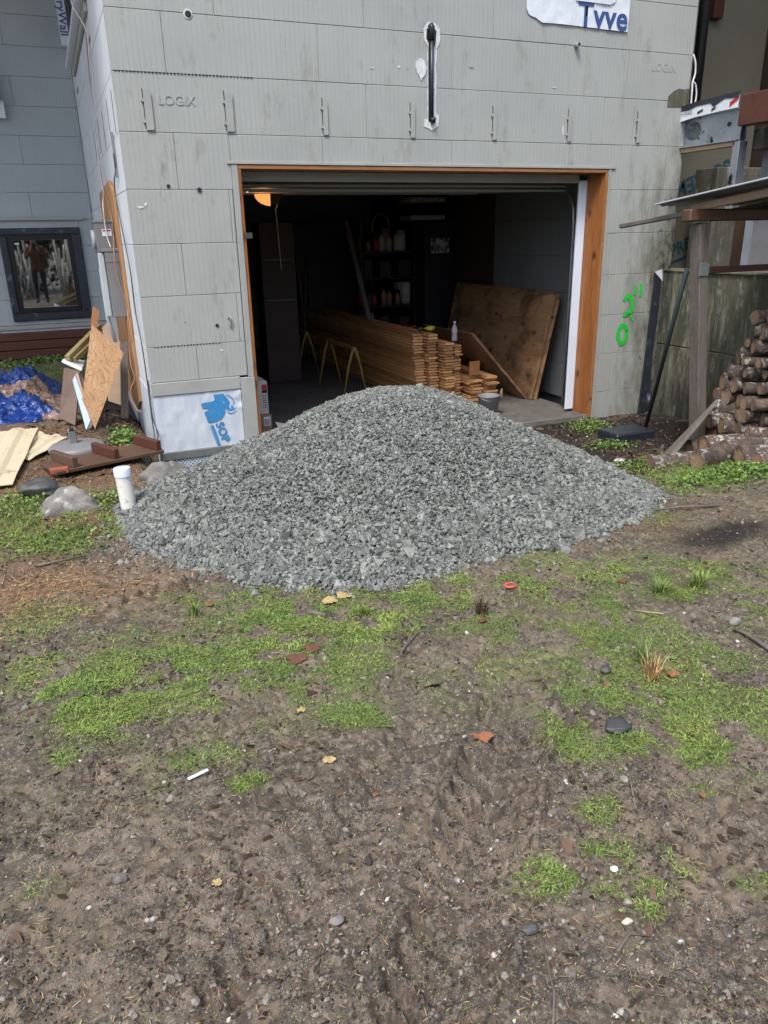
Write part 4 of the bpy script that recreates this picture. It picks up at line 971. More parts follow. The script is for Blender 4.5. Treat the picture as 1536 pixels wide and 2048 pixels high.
lump('tape_measure', (3.24, 1.50, ZT+.02), (.045, .03, .028), M['black'], 6, label='black tape measure beside the yellow glove', cat='tape measure')
cable([(2.95+.35*i/6, 1.75-.04*(i % 3), ZT+.02+.015*(i % 2)) for i in range(7)], .008, M['redprint'], 'dark red cord on top of the lumber stack')
# sawhorses
def sawhorse(x, y0, y1, zt, label):
    t = thing('sawhorse', label, 'sawhorse', (x, (y0+y1)/2, -2.27), 'yellow sawhorses')
    MB().box((x-.025, y0, zt-.05), (x+.025, y1, zt), .004).build('beam', M['yellow'], t)
    for y in (y0+.02, y1-.02):
        for s in (-1, 1): MB().tube([(x+s*.012, y, zt-.02), (x+s*.07, y, zt-.2), (x+s*.155, y, -2.268)], .014, 6, rs=[.022, .016, .011]).build('leg', M['yellow'], t)
sawhorse(2.65, 2.15, 3.15, -1.66, 'near yellow steel sawhorse left of the lumber stack')
sawhorse(2.62, 4.0, 4.9, -1.66, 'far yellow steel sawhorse deep in the garage')
for i in range(0): place_board(2.45+.12*i, 2.0, -1.66+.004, .11, .024, 3.2, 'board lying across the yellow sawhorses', 'boards on the sawhorses')
# leaning plywood sheets on the right
def panel4(name, pts, thv, mat, label=None, cat=None, parent=None, group=None):
    P = [Vector(p) for p in pts]; n = (P[1]-P[0]).cross(P[3]-P[0]).normalized()
    o = MB().prism(P, n*thv).build(name, mat, parent)
    if label: tag(o, label, cat, group)
    return o
for i, (xb, xt, y0, y1, zt, lab) in enumerate(((4.44, 4.70, .93, 3.35, -1.085, 'front plywood sheet with stamped lettering leaning in the garage'), (4.485, 4.745, .90, 3.34, -1.075, 'second plywood sheet leaning behind the stamped one'), (4.60, 4.80, 1.1, 3.5, -1.045, 'rearmost plywood sheet leaning on the lining blocks'))):
    o = panel4('plywood_sheet', [(xb, y0, -2.266), (xb, y1, -2.266), (xt, y1, zt), (xt, y0, zt)], -.018, M['ply'], lab, 'plywood', group='plywood sheets leaning in the garage')
    if i == 0: p0 = o
xd = Vector((0, -1, 0)); yd = Vector((.26, 0, 1.18)).normalized()
for s, y, up, sz in (('APA', 1.32, .74, .075), ('RATED SHEATHING', 1.65, .82, .035), ('32/16   15/32 INCH', 2.2, .84, .035), ('EXPOSURE 1   PS 1', 2.25, .76, .035), ('SIZED FOR SPACING', 1.75, .90, .03)):
    o_ = Vector((4.44, y, -2.266))+yd*up+xd.cross(yd)*.022
    lettering(s, p0, o_, xd, yd, sz, M['blackprint'], 0, 0, 'stamp')
for i, dx in enumerate((0, .03)):
    panel4('thin_panel', [(4.42-dx, 1.02-dx, -2.262), (4.42-dx, 2.6, -2.262), (3.86-dx, 2.7, -1.52+dx*.3), (3.86-dx, 1.35, -1.50+dx*.3)], .010, M['ply'], ['upper thin panel leaning left against the lumber', 'lower thin panel leaning left under its twin'][i], 'panel', group='thin panels leaning on the lumber')
# bucket
t = thing('bucket', 'grey dented bucket with a brush beside the lumber pile', 'bucket', (3.63, .55, -2.27))
MB().lathe([(0, 0), (.105, 0), (.118, .20), (.124, .205), (.124, .215), (.112, .215), (.10, .05), (0, .05)], (3.60, .52, -2.268), 24).build('pail', M['greyplast'], t)
MB().tube([(3.70, .45, -2.07), (3.71, .44, -1.98), (3.715, .44, -2.11)], .01, 6).build('brush_handle', M['pinkwood'], t)
MB().tube([(3.60+.125*math.cos(a_), .52+.125*math.sin(a_)*.9, -2.055-.05*abs(math.sin(a_))) for a_ in np.linspace(math.pi*1.05, math.pi*1.95, 9)], .003, 5).build('bail', M['galv'], t)
lump('plastic_bag', (3.42, .36, -2.20), (.09, .07, .055), M['wrap'], 9, label='crumpled white plastic bag beside the grey bucket', cat='bag')

# ------------------------------------------------------------------ right side: retaining wall, steel deck frame, back wall
rw = thing('retaining_wall', 'mossy board-formed concrete retaining wall at the right of the facade', 'retaining wall', (5.6, -1.5, -2.6))
for y0, y1 in ((-.62, .19), (-1.85, -.623), (-3.1, -1.853), (-5.0, -3.103)):
    for z0, z1 in ((-2.7, -1.56), (-1.557, -.79)):
        MB().box((5.41+random.uniform(0, .012), y0, z0), (5.72, y1, z1), .008).build('concrete_panel', M['conc'], rw)
MB().box((5.40, -5.0, -.80), (5.74, .20, -.782), .006).build('coping', M['conc'], rw)
b = MB(); b.prism([(5.27, -.03, -.81), (5.36, -.03, -.87), (5.365, -.03, -1.2), (5.34, -.03, -1.62), (5.355, -.03, -2.0), (5.35, -.03, -2.42), (5.22, -.03, -2.42), (5.245, -.03, -1.9), (5.26, -.03, -1.3), (5.27, -.03, -1.0)], (0, .022, 0))
o = b.build('membrane_strip', M['blackmem']); tag(o, 'black waterproofing strip where the facade meets the concrete wall', 'membrane strip')
o = MB().prism([(5.25, -.034, -.80), (5.37, -.034, -.90), (5.345, -.034, -.78)], (0, -.006, 0)).build('membrane_flap', M['sopwrap']); tag(o, 'small pale blue membrane flap at the top of the black strip', 'flap')
# broken corner with exposed concrete
o = MB().prism([(5.24, -.0035, .76), (5.235, -.0035, .85), (5.30, -.0035, .90), (5.36, -.0035, .925), (5.42, -.0035, .92), (5.497, -.0035, .93), (5.497, -.0035, .765)], (0, .003, 0)).build('exposed_concrete', M['conc'], house)
# back wall behind the facade end
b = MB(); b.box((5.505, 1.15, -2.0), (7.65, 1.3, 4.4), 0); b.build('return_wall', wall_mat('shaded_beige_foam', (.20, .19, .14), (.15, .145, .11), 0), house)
b = MB(); b.box((7.652, -3.0, -.5), (7.8, 1.3, 4.4), 0); b.build('return_wall', M['brownpanel'], house)
lettering('SOPREMA', house, (6.30, 1.145, -.80), (1, 0, .36), (-.36, 0, 1), .20, M['dimprint'], 0, .006, 'membrane_lettering')
lettering('SOPREMA', house, (7.3, 1.145, .42), (-1, 0, -.36), (.36, 0, -1), .24, M['dimprint'], 0, .006, 'membrane_lettering')
b = MB(); b.prism([(5.6, 1.146, -1.05), (7.4, 1.146, -.51), (7.4, 1.146, -.54), (5.6, 1.146, -1.08)], (0, -.002, 0)); b.build('stripe_print', M['dimprint'], house)
o = MB().tube([(5.86, .3, .6), (5.86, .3, 4.4)], .055, 14).build('downspout', M['black']); tag(o, 'black vertical downspout behind the right end of the facade', 'downspout')
o = MB().box((6.72, 1.06, 1.86), (6.86, 1.148, 2.3), .006).build('wood_bracket', M['brownbeam']); tag(o, 'brown wooden block fixed high on the shaded beige wall', 'bracket')
# column and membrane panel
MBc = MB(); MBc.box((6.50, .5, -.95), (7.25, .85, .27), .01); o = MBc.build('concrete_pillar', M['concp']); tag(o, 'grey concrete pillar standing behind the retaining wall', 'pillar')
o = MB().box((6.05, -.44, -.78), (6.10, -.26, -.0), .003).build('brown_sheathing', M['oldwoodx']); tag(o, 'narrow brown sheathing board beside the concrete pillar', 'board')
t = thing('membrane_sheet', 'pale membrane panel with a blue tusk print above the retaining wall at the right edge', 'membrane', (6.2, -.4, -.4))
MB().box((6.0, -1.2, -.78), (6.04, -.45, .0), .003).build('panel', M['sopwrap'], t)
MB().prism([(5.997, -.5, -.12), (5.997, -.72, -.12), (5.997, -.78, -.32), (5.997, -.66, -.40), (5.997, -.52, -.3)], (-.002, 0, 0)).build('blue_print', M['blueprint'], t)
# steel joist
dj = thing('steel_joist', 'galvanised steel joist with an oval hole cantilevered beside the facade', 'steel joist', (5.45, -.3, .5))
# web with hole: outline in (y,z)
yo0, yo1, zb, zt = .16, -.72, .40, .655
hole = [(-.115+.105*math.cos(a_), .535+.085*math.sin(a_)) for a_ in np.linspace(0, 2*math.pi, 17)[:-1]]
V = []; F = []
out = []
for (yy, zz) in hole:
    dy, dz = yy+.115, zz-.535; k = 1e9
    for lim, d_ in ((yo0+.115, dy), (yo1+.115, dy)):
        if d_*lim > 0: k = min(k, lim/d_)
    for lim, d_ in ((zt-.535, dz), (zb-.535, dz)):
        if d_*lim > 0: k = min(k, lim/d_)
    out.append((-.115+dy*k, .535+dz*k))
n = 16
for (yy, zz) in out: V.append((5.50, yy, zz))
for (yy, zz) in hole: V.append((5.50, yy, zz))
for (yy, zz) in hole: V.append((5.56, (yy+.115)*.92-.115, (zz-.535)*.92+.535))
for i in range(n):
    j = (i+1) % n; F += [(i, j, n+j, n+i), (n+i, n+j, 2*n+j, 2*n+i)]
mbx = MB().add(V, F)
for cnr in ((yo0, zt), (yo1, zt), (yo0, zb), (yo1, zb)):
    # fill corners
    best = sorted(range(n), key=lambda i: (out[i][0]-cnr[0])**2+(out[i][1]-cnr[1])**2)[:2]
    mbx.add([(5.50, *out[best[0]]), (5.50, *out[best[1]]), (5.50, *cnr)], [(0, 1, 2)])
mbx.build('web', M['steel'], dj)
MB().box((5.44, yo1, zb-.012), (5.56, yo0, zb-.001), .002).build('lower_flange', M['steel'], dj); MB().box((5.44, yo1, zt+.001), (5.56, yo0, zt+.012), .002).build('upper_flange', M['steel'], dj)
MB().box((5.56, yo1, zb), (5.575, yo0, zt), .0).build('backing_web', M['galv'], dj)
MB().tube([(5.499, -.57, .545), (5.492, -.57, .545)], .02, 12).build('round_hole', M['black'], dj)
t = thing('flashing_tape', 'torn printed flashing tape with black edge along the top of the steel joist', 'flashing tape', (5.43, -.2, .7))
MB().prism([(5.425, .33, .60), (5.425, .30, .72), (5.425, -.2, .765), (5.425, -.72, .775), (5.425, -.72, .665), (5.425, -.5, .66), (5.425, -.2, .65)], (.006, 0, 0)).build('tape', M['wrap'], t)
MB().prism([(5.4235, .31, .70), (5.4235, .30, .745), (5.4235, -.2, .785), (5.4235, -.73, .80), (5.4235, -.72, .745), (5.4235, -.55, .76), (5.4235, -.42, .71), (5.4235, -.38, .745), (5.4235, -.2, .745), (5.4235, -.1, .72), (5.4235, .1, .725)], (-.004, 0, 0)).build('black_edge', M['blackmem'], t)
for y, z_ in ((.12, .66), (-.62, .72)): MB().prism([(5.424, y, z_-.04), (5.424, y-.10, z_+.01), (5.424, y-.10, z_+.045), (5.424, y, z_)], (-.003, 0, 0)).build('red_print', M['redprint'], t)
for y, z_, w_ in ((-.22, .70, .07), (-.40, .70, .05), (.22, .645, .05)): MB().prism([(5.424, y, z_-.03), (5.424, y-w_, z_-.01), (5.424, y-w_, z_+.012), (5.424, y, z_-.008)], (-.0025, 0, 0)).build('smear', M['blackmem'], t)
lettering('TYPAR', t, (5.4235, .0, .665), (0, -1, .1), (0, .1, 1), .05, M['blackprint'], 0, 0)
o = MB().box((5.46, -.70, .345), (5.55, .13, .386), .004).build('sill_lumber', M['pinkwood']); tag(o, 'pale pinkish lumber strip under the steel joist', 'lumber')
o = MB().box((5.46, -.76, -.3), (5.56, -.68, .386), .004).build('steel_stud', M['steel']); tag(o, 'upright galvanised stud under the outer end of the joist', 'steel stud')
o = MB().box((5.40, -2.6, .50), (5.52, -.76, .76), .008).build('deck_beam', M['brownbeam']); tag(o, 'red-brown wooden deck beam at the upper right edge', 'beam')
o = MB().box((5.60, -2.6, .30), (5.75, -.78, .49), .008).build('grey_blocking', M['concp']); tag(o, 'grey blocking under the red-brown deck beam', 'blocking')
o = MB().box((5.74, -2.6, -.78), (5.8, -.79, .29), .004).build('grey_sheathing', M['greyplast']); tag(o, 'grey sheathing panel below the deck beam at the right edge', 'panel')
cable([(5.47, -.03, 1.22), (5.50, -.04, 1.15), (5.51, -.04, 1.05), (5.49, -.04, .98), (5.485, -.05, .9), (5.49, -.05, .78), (5.50, -.05, .72)], .009, M['cablew'], 'white cable dropping past the right facade corner')
cable([(5.49, -.045, .98), (5.52, -.05, .96), (5.545, -.05, .88), (5.54, -.05, .80), (5.53, -.05, .72)], .008, M['cablew'], 'second white cable looping beside the facade corner')

# ------------------------------------------------------------------ wood shelter
ws = thing('wood_shelter', 'lean-to firewood shelter with a corrugated roof, weathered post and brown beam', 'shelter', (4.3, -1.8, -2.2))
MB().box((-.045, -.055, 0), (.045, .055, 1.92), .006, M=Matrix.Translation((4.35, -1.8, -2.24)) @ Euler((0, R(-8.2), 0)).to_matrix().to_4x4()).build('post', M['oldwood'], ws)
MB().box((4.40+1.5, -1.86, -2.3), (4.49+1.5, -1.76, -.3), .006).build('post', M['oldwood'], ws)
MB().box((3.92, -1.86, -.325), (6.1, -1.76, -.235), .01).build('beam', M['oldwoodx'], ws)
def rod(p, q, w_, h_, mat, name, parent):
    P0, P1 = Vector(p), Vector(q); dd = P1-P0
    return MB().box((0, -w_/2, -h_/2), (dd.length, w_/2, h_/2), .005, M=Matrix.Translation(P0) @ dd.to_track_quat('X', 'Z').to_matrix().to_4x4()).build(name, mat, parent)
rod((3.99, -.98, -.345), (4.02, -1.76, -.26), .05, .035, M['oldwood'], 'rafter', ws)
rod((4.09, -1.70, -.225), (4.13, -3.0, -.075), .05, .055, M['pinkwood'], 'rafter', ws)
rod((4.75, -1.45, -.25), (4.75, -3.0, -.08), .05, .05, M['oldwood'], 'rafter', ws)
rod((5.35, -1.45, -.25), (5.35, -3.0, -.08), .05, .05, M['oldwood'], 'rafter', ws)
MB().box((4.1, -1.83, -.715), (5.4, -1.79, -.665), .004).build('rail', M['brownbeam'], ws)
MB().box((4.07, -1.865, -.73), (4.17, -1.857, -.63), .002).build('bracket_plate', M['galv'], ws)
V, F = sheet(0, 1, 0, 1, lambda u, v: (3.94+u*1.45, -1.46-v*1.6, -.195+v*1.6*.115+.011*math.sin(u*1.45/.076*2*math.pi)), 150, 8)
o = MB().add(V, F, 0, True).build('corrugated_roof', M['corrug'], ws)
md = o.modifiers.new('thickness', 'SOLIDIFY'); md.thickness = .002
rod((3.932, -1.44, -.188), (3.932, -3.06, -.0), .012, .012, M['conduit'], 'roof_edge_trim', ws)
o = MB().tube([(4.08, -1.72, -.68), (4.66, -.78, -2.3)], .02, 8).build('green_pole', simple('dark_green_steel', (.03, .05, .055), scale=8, rough=.4)); tag(o, 'dark green metal pole leaning from the shelter post to the ground', 'pole')
o = MB().tube([(4.60, -.86, -2.05), (4.64, -.83, -1.90)], .028, 8).build('pole_clamp', M['blackmem'], o)
o = panel4('brace_plank', [(3.62, -2.15, -2.16), (3.70, -1.98, -2.20), (4.32, -1.90, -1.80), (4.26, -2.02, -1.70)], .03, M['oldwood'], 'dark weathered plank propped from the ground to the log pile', 'plank')
o = MB().box((4.12, -1.02, -2.36), (4.58, -.72, -2.22), .012).build('dark_block', M['blackmem']); tag(o, 'low dark block on the soil between facade and firewood', 'block')
# firewood logs
def make_log(r, ln, seed):
    r_ = np.random.default_rng(seed); n = 14; m_ = 9; V = []; F = []
    ph = r_.random()*6; el = 1+r_.uniform(-.12, .12)
    bx, bz = r_.uniform(-.02, .02, 2)
    for i in range(m_):
        t = i/(m_-1); cx = bx*math.sin(t*3); cz = bz*math.sin(t*3+1)
        for k in range(n):
            a_ = 2*math.pi*k/n; rr = r*(1+.06*math.sin(2*a_+ph)+.05*math.sin(3*a_+ph*2+t*2)+r_.uniform(-.035, .035))*(1-.08*t)
            V.append((t*ln, cx+rr*math.cos(a_)*el, cz+rr*math.sin(a_)))
    for i in range(m_-1):
        for k in range(n): F.append((i*n+k, (i+1)*n+k, (i+1)*n+(k+1) % n, i*n+(k+1) % n))
    e0 = [(-.001+r_.uniform(-.004, .004), *V[k][1:]) for k in range(n)]
    me = bpy.data.meshes.new('log'); me.from_pydata(V, [], F); me.materials.append(M['bark']); me.polygons.foreach_set('use_smooth', [True]*len(F))
    e = []
    for q, (R0, dx) in enumerate(((V[:n], -1), (V[-n:], 1))):
        cx_ = sum(p_[1] for p_ in R0)/n; cz_ = sum(p_[2] for p_ in R0)/n; V2 = [(p_[0]+dx*.0015, p_[1], p_[2]) for p_ in R0]
        for f_, d_ in ((.86, .0035), (.4, .0028)): V2 += [(p_[0]+dx*d_+r_.uniform(-.001, .001), cx_+(p_[1]-cx_)*f_, cz_+(p_[2]-cz_)*f_) for p_ in R0]
        F2 = [tuple(range(2*n, 3*n))]+[(a_+k, a_+(k+1) % n, a_+n+(k+1) % n, a_+n+k) for a_ in (0, n) for k in range(n)]
        if dx > 0: F2 = [f_[::-1] for f_ in F2]
        m2 = bpy.data.meshes.new('cut_end'); m2.from_pydata(V2, [], F2); m2.materials.append(M['cut']); e.append(m2)
    return me, e
LT = [make_log(random.uniform(.062, .082), random.uniform(.82, .95), 400+i) for i in range(9)]
def log(x, y, z_, az, tilt, label, grp, t=None, sc_=1):
    me, e = LT[t if t is not None else random.randrange(len(LT))]
    o = link(bpy.data.objects.new('log', me)); o.location = (x, y, z_); o.rotation_euler = (random.uniform(-.0, .0), R(tilt), math.atan2(math.cos(R(az)), math.sin(R(az)))); o.scale = (sc_,)*3
    tag(o, label, 'log', grp)
    for e_ in e: link(bpy.data.objects.new('cut_end', e_), o)
NL = 12
names = ['bottom', 'second', 'third', 'fourth', 'fifth', 'sixth', 'seventh', 'eighth', 'ninth', 'tenth', 'eleventh', 'top']
for j in range(NL):
    zz = -2.17+.112*j; g_ = 'firewood logs, %s layer' % names[j]
    y0 = [-1.90, -1.76, -1.78, -1.82, -1.80, -1.86, -1.88, -1.95, -1.98, -2.05, -2.10, -2.18][j]
    cross = j in (3, 6, 9)
    if cross:
        for k, (xx, yy, az) in enumerate(((4.43, y0-.02, 150), (4.60, y0-.30, 158), (4.40, y0-.72, 164))):
            log(xx+.012*j, yy, zz, az, 0, 'bark-covered log laid crosswise in the %s layer, %s from the left' % (names[j], ORD[k]), g_, None, .9)
    for k in range(4 if cross else 9-j//3):
        log(4.37+.016*j+random.uniform(-.06, .06)+(.05 if cross else 0), y0-.122*k-(.1 if cross else 0)+random.uniform(-.02, .02), zz+random.uniform(-.015, .015), 110+random.uniform(-13, 13), random.uniform(-4, 4), 'round firewood log, %s from the left in the %s layer of the stack' % (ORD[k], names[j]), g_, None, random.choice([.62, .72, .8, .85, .92]))
for i, (x, y, z_, az, lab) in enumerate(((3.52, -2.14, -2.13, 100, 'dark log lying on the grass at the left foot of the firewood stack'), (3.72, -2.42, -2.06, 84, 'mossy log in the front of the stack foot'), (3.95, -2.68, -2.08, 100, 'lichen-covered log half hidden in weeds before the stack'), (4.05, -2.0, -2.12, 110, 'short log under the propped plank'))):
    log(x, y, z_, az, 0, lab, None, i)
for k, (x, y) in enumerate(((3.98, -2.22), (4.02, -2.40), (3.98, -2.58), (3.96, -2.76), (4.0, -2.95))):
    log(x, y, -2.02+.015*(k % 2), 106+random.uniform(-8, 8), 0, 'rust-ended firewood log, %s from the left in the front row at the stack foot' % ORD[k], 'front foot row of firewood logs', None, .95)

# ------------------------------------------------------------------ left yard things
t = thing('vent_pipe', 'white PVC pipe stub with a cap standing left of the gravel heap', 'pipe', (-.40, -1.80, -2.1))
Mx = Matrix.Translation((-.402, -1.80, -2.10)) @ Euler((0, R(-2.3), 0)).to_matrix().to_4x4()
def lathe_M(prof, Mx, n=28):
    m_ = MB().lathe(prof, (0, 0, 0), n); m_.v = [tuple(Mx @ Vector(v)) for v in m_.v]; return m_
lathe_M([(.050, 0), (.050, .34)], Mx).build('pipe', M['plastwhite'], t)
lathe_M([(.0535, .335), (.0535, .382), (.051, .387), (0, .388)], Mx).build('cap', M['white'], t)
lump('boulder', (-.93, -1.2, -1.97), (.13, .09, .085), M['rockdark'], 11, 3, .4, label='rounded dark boulder beside the wooden skid', cat='rock')
lump('boulder', (-.76, -1.58, -1.99), (.20, .17, .12), M['rock'], 12, 3, .5, label='pale grey jagged boulder left of the white pipe', cat='rock')
lump('boulder', (-.08, -1.12, -2.03), (.21, .16, .13), M['rock'], 13, 3, .35, label='grey slab-like boulder at the left foot of the gravel heap', cat='rock', rz=.6)
# wooden skid with cleats
t = thing('wooden_skid', 'low brown wooden skid with three upright cleats near the house corner', 'skid', (-.45, -.45, -2.0))
u = Vector((.90, .30, 0)).normalized(); vv = Vector((-u.y, u.x, 0))
def obox(cen, du, dv, dz, mat, name, parent, rz):
    return MB().box((-du/2, -dv/2, -dz/2), (du/2, dv/2, dz/2), .005, M=Matrix.Translation(cen) @ Matrix.Rotation(rz, 4, 'Z')).build(name, mat, parent)
rz0 = math.atan2(u.y, u.x)
cen = Vector((-.48, -.50, -1.975))
for k in (-1, 1): obox(cen+vv*.09*k, .86, .172, .03, M['oldwoodx'], 'plank', t, rz0)
for k, lab in ((-.30, 0), (.02, 1), (.37, 2)): obox(cen+u*k+Vector((0, 0, .055)), .045, .34, .08, M['brownbeam'] if lab else M['oldwoodx'], 'cleat', t, rz0+R(8))
o = MB().box((-.87, -.78, -1.985), (-.74, -.72, -1.945), .004).build('brick', simple('wet_red_brick', (.33, .09, .05), scale=14, rough=.7)); tag(o, 'small red brick beside the cream sheets', 'brick')
# umbrella base
t = thing('umbrella_base', 'round grey umbrella base with a square socket', 'umbrella base', (-.66, -.02, -2.0))
MB().lathe([(.225, 0), (.225, .02), (.20, .04), (.05, .055), (0, .055)], (-.66, -.02, -1.995), 32).build('disc', M['greyplast'], t)
MB().box((-.71, -.06, -1.95), (-.65, .0, -1.82), .006).build('socket', M['galv'], t); MB().box((-.70, -.0615, -1.835), (-.66, -.0, -1.8195), .001).build('socket_bore', M['black'], t)
# cream sheets
def ribbed(name, A, Bv, Cv, label):
    "A origin, Bv along ribs, Cv across"
    A, Bv, Cv = Vector(A), Vector(Bv), Vector(Cv); n = Bv.cross(Cv).normalized()
    if n.z < 0: n = -n
    prof = [0, 0, .0, .0, .018, .02, .018, 0, 0, 0, 0, .0, .018, .02, .018, 0, 0, 0, 0]
    V = []; F = []; m_ = len(prof)
    for i in range(m_):
        for j in range(9): V.append(A+Cv*(i/(m_-1))+Bv*(j/8)+n*(prof[i]+.006*math.sin(j*1.3+i*.2)))
    for i in range(m_-1):
        for j in range(8): a_ = i*9+j; F.append((a_, a_+1, a_+10, a_+9))
    o = MB().add(V, F).build(name, M['cream']); md = o.modifiers.new('thickness', 'SOLIDIFY'); md.thickness = .006; md.offset = 0
    return tag(o, label, 'siding sheet', 'cream siding sheets on the ground')
ribbed('siding_sheet', (-1.12, -.90, -1.985), (.17, 1.50, .07), (-.62, -.03, 0), 'large cream ribbed sheet lying flat at the left edge')
ribbed('siding_sheet', (-1.02, -.25, -1.99), (.30, .55, .03), (-.30, .30, 0), 'smaller cream ribbed sheet partly under the large one')
# leaning boards
D = {
'osb':[(-0.362,1.100,-1.102),(-0.116,1.000,-1.376),(-0.482,0.750,-2.018),(-0.551,0.850,-1.747)],
'stick':[(-0.323,1.150,-0.944),(-0.271,1.150,-0.983),(-0.317,1.120,-1.138),(-0.366,1.120,-1.103)],
'pale':[(-0.245,1.600,-1.189),(-0.184,1.600,-1.129),(-0.104,1.500,-1.361),(-0.195,1.500,-1.463)],
'white':[(-0.676,1.300,-1.458),(-0.516,1.200,-1.542),(-0.468,1.700,-1.544),(-0.627,1.800,-1.510)],
'brown':[(-0.661,1.250,-1.504),(-0.526,1.150,-1.534),(-0.648,0.900,-1.998),(-0.776,1.000,-1.928)],
'blue':[(-0.599,1.050,-1.584),(-0.578,1.050,-1.562),(-0.506,0.800,-1.902),(-0.568,0.750,-2.008)],
'greyb':[(-0.544,1.100,-1.525),(-0.519,1.100,-1.565),(-0.447,0.800,-1.918),(-0.515,0.750,-2.005)]}
panel4('leaning_plywood', D['osb'], .02, M['osb'], 'orange-brown plywood offcut with swirling grain leaning on the side wall', 'plywood')
panel4('wood_offcut', D['stick'], .03, M['cedarx'], 'short knotty stick poking up behind the orange-brown plywood', 'stick')
panel4('pale_plank', [(-.245, 1.6, -1.189), (-.184, 1.6, -1.129), (-.09, 1.45, -1.37), (-.16, 1.35, -1.95), (-.3, 1.45, -1.9)], .03, M['pinkwood'], 'pale plank leaning behind the orange-brown plywood', 'plank')
for i, (p, q) in enumerate((((-.617, 1.3, -1.425), (-.25, 2.1, -1.22)), ((-.568, 1.35, -1.455), (-.22, 2.1, -1.28)))):
    P0, P1 = Vector(p), Vector(q); dd = P1-P0
    mt = Matrix.Translation(P0) @ dd.to_track_quat('X', 'Z').to_matrix().to_4x4()
    o = MB().box((0, -.025, -.025), (dd.length, .025, .025), .004, M=mt).build('treated_post', M['greenwood']); tag(o, ['upper', 'lower'][i]+' greenish square post sticking out left of the plywood', 'post')
panel4('foam_offcut', D['white'], .03, M['wrap'], 'white foam offcut lying flat on the brown plank', 'foam board')
panel4('brown_plank', D['brown'], .02, M['oldwoodx'], 'dark reddish-brown wide plank leaning next to the blue tarp', 'plank')
panel4('foam_board', [(-.605, 1.05, -1.60), (-.578, 1.05, -1.555), (-.500, .80, -1.93), (-.560, .75, -2.015)], .02, simple('pale_blue_foam', (.42, .54, .70), (.36, .47, .62), 5, .6), 'narrow pale blue foam board leaning between brown plank and grey board', 'foam board')
panel4('grey_board', D['greyb'], .03, M['oldwood'], 'grey weathered board edge leaning beside the pale blue foam board', 'board')
panel4('orange_board', [(-.570, 1.08, -1.55), (-.550, 1.08, -1.54), (-.485, .80, -1.915), (-.510, .77, -1.95)], .02, M['cedarx'], 'thin orange board leaning just behind the pale blue foam board', 'board')
panel4('dark_leaning_board', [(-.12, 1.25, -1.30), (-.05, 1.25, -1.30), (-.15, 1.1, -2.02), (-.22, 1.1, -2.02)], .02, M['oldwood'], 'dark narrow board in the shade under the electrical boxes', 'board')
# tarp
def tarp():
    nx, ny = 110, 90; u = np.linspace(0, 1, nx); v = np.linspace(0, 1, ny); U, Vv = np.meshgrid(u, v)
    X = -2.2+1.47*U+.10*(fbm(U*3, Vv*3, .5, 501, 2)-.5); Y = 1.25+1.75*Vv+.25*(fbm(U*3, Vv*3, .5, 511, 2)-.5)
    rg = 1-np.abs(fbm(X*1.0+.3*Y, Y*1.6, .42, 521, 2)-.5)*3.2
    rg2 = 1-np.abs(fbm(X+.6*Y, Y, .16, 531, 2)-.5)*3.0
    env = np.minimum(np.minimum(U+.3, 1-U)*6, np.minimum(Vv, 1-Vv)*7); env = np.clip(env, 0, 1)
    c1 = np.abs(fbm(X*1.2+.4*Y, Y-.3*X, .15, 551, 2)-.5)*4; c2 = np.abs(fbm(X-.5*Y, Y*.8+.3*X, .07, 561, 2)-.5)*4
    Z = gz0(X, Y)+.02+env*(.02+.10*np.clip(rg, 0, 1)**2+.05*np.clip(rg2, 0, 1)+.07*np.clip(1-c1, 0, 1)+.03*np.clip(1-c2, 0, 1))
    Z += env*.15*np.exp(-(np.abs(X+1.08)/.22)**1.6-(np.abs(Y-2.55)/.35)**2)
    i = np.arange(nx*ny).reshape(ny, nx); F = np.stack([i[:-1, :-1], i[:-1, 1:], i[1:, 1:], i[1:, :-1]], -1).reshape(-1, 4)
    W = np.stack([X, Y, Z], -1).reshape(-1, 3); fc = W[F].mean(1)
    br = fbm(fc[:, 0], fc[:, 1], .35, 541, 3)
    brown = (((fc[:, 1] > 1.75) & (fc[:, 1] < 2.25) & (br > .42)) | ((fc[:, 0] > -.93) & (fc[:, 1] < 1.9) & (br > .40))).astype(int)
    o = big_mesh('tarp', W, F, [M['tarpblue'], M['tarpbrown']], brown, True); tag(o, 'crumpled blue tarp showing patches of brown underside on the grass', 'tarp')
tarp()
lump('rubble_bag', (-1.35, 2.95, -1.88), (.28, .25, .10), M['tarpbrown'], 22, 2, .4, label='brown crumpled sack behind the blue tarp', cat='sack')

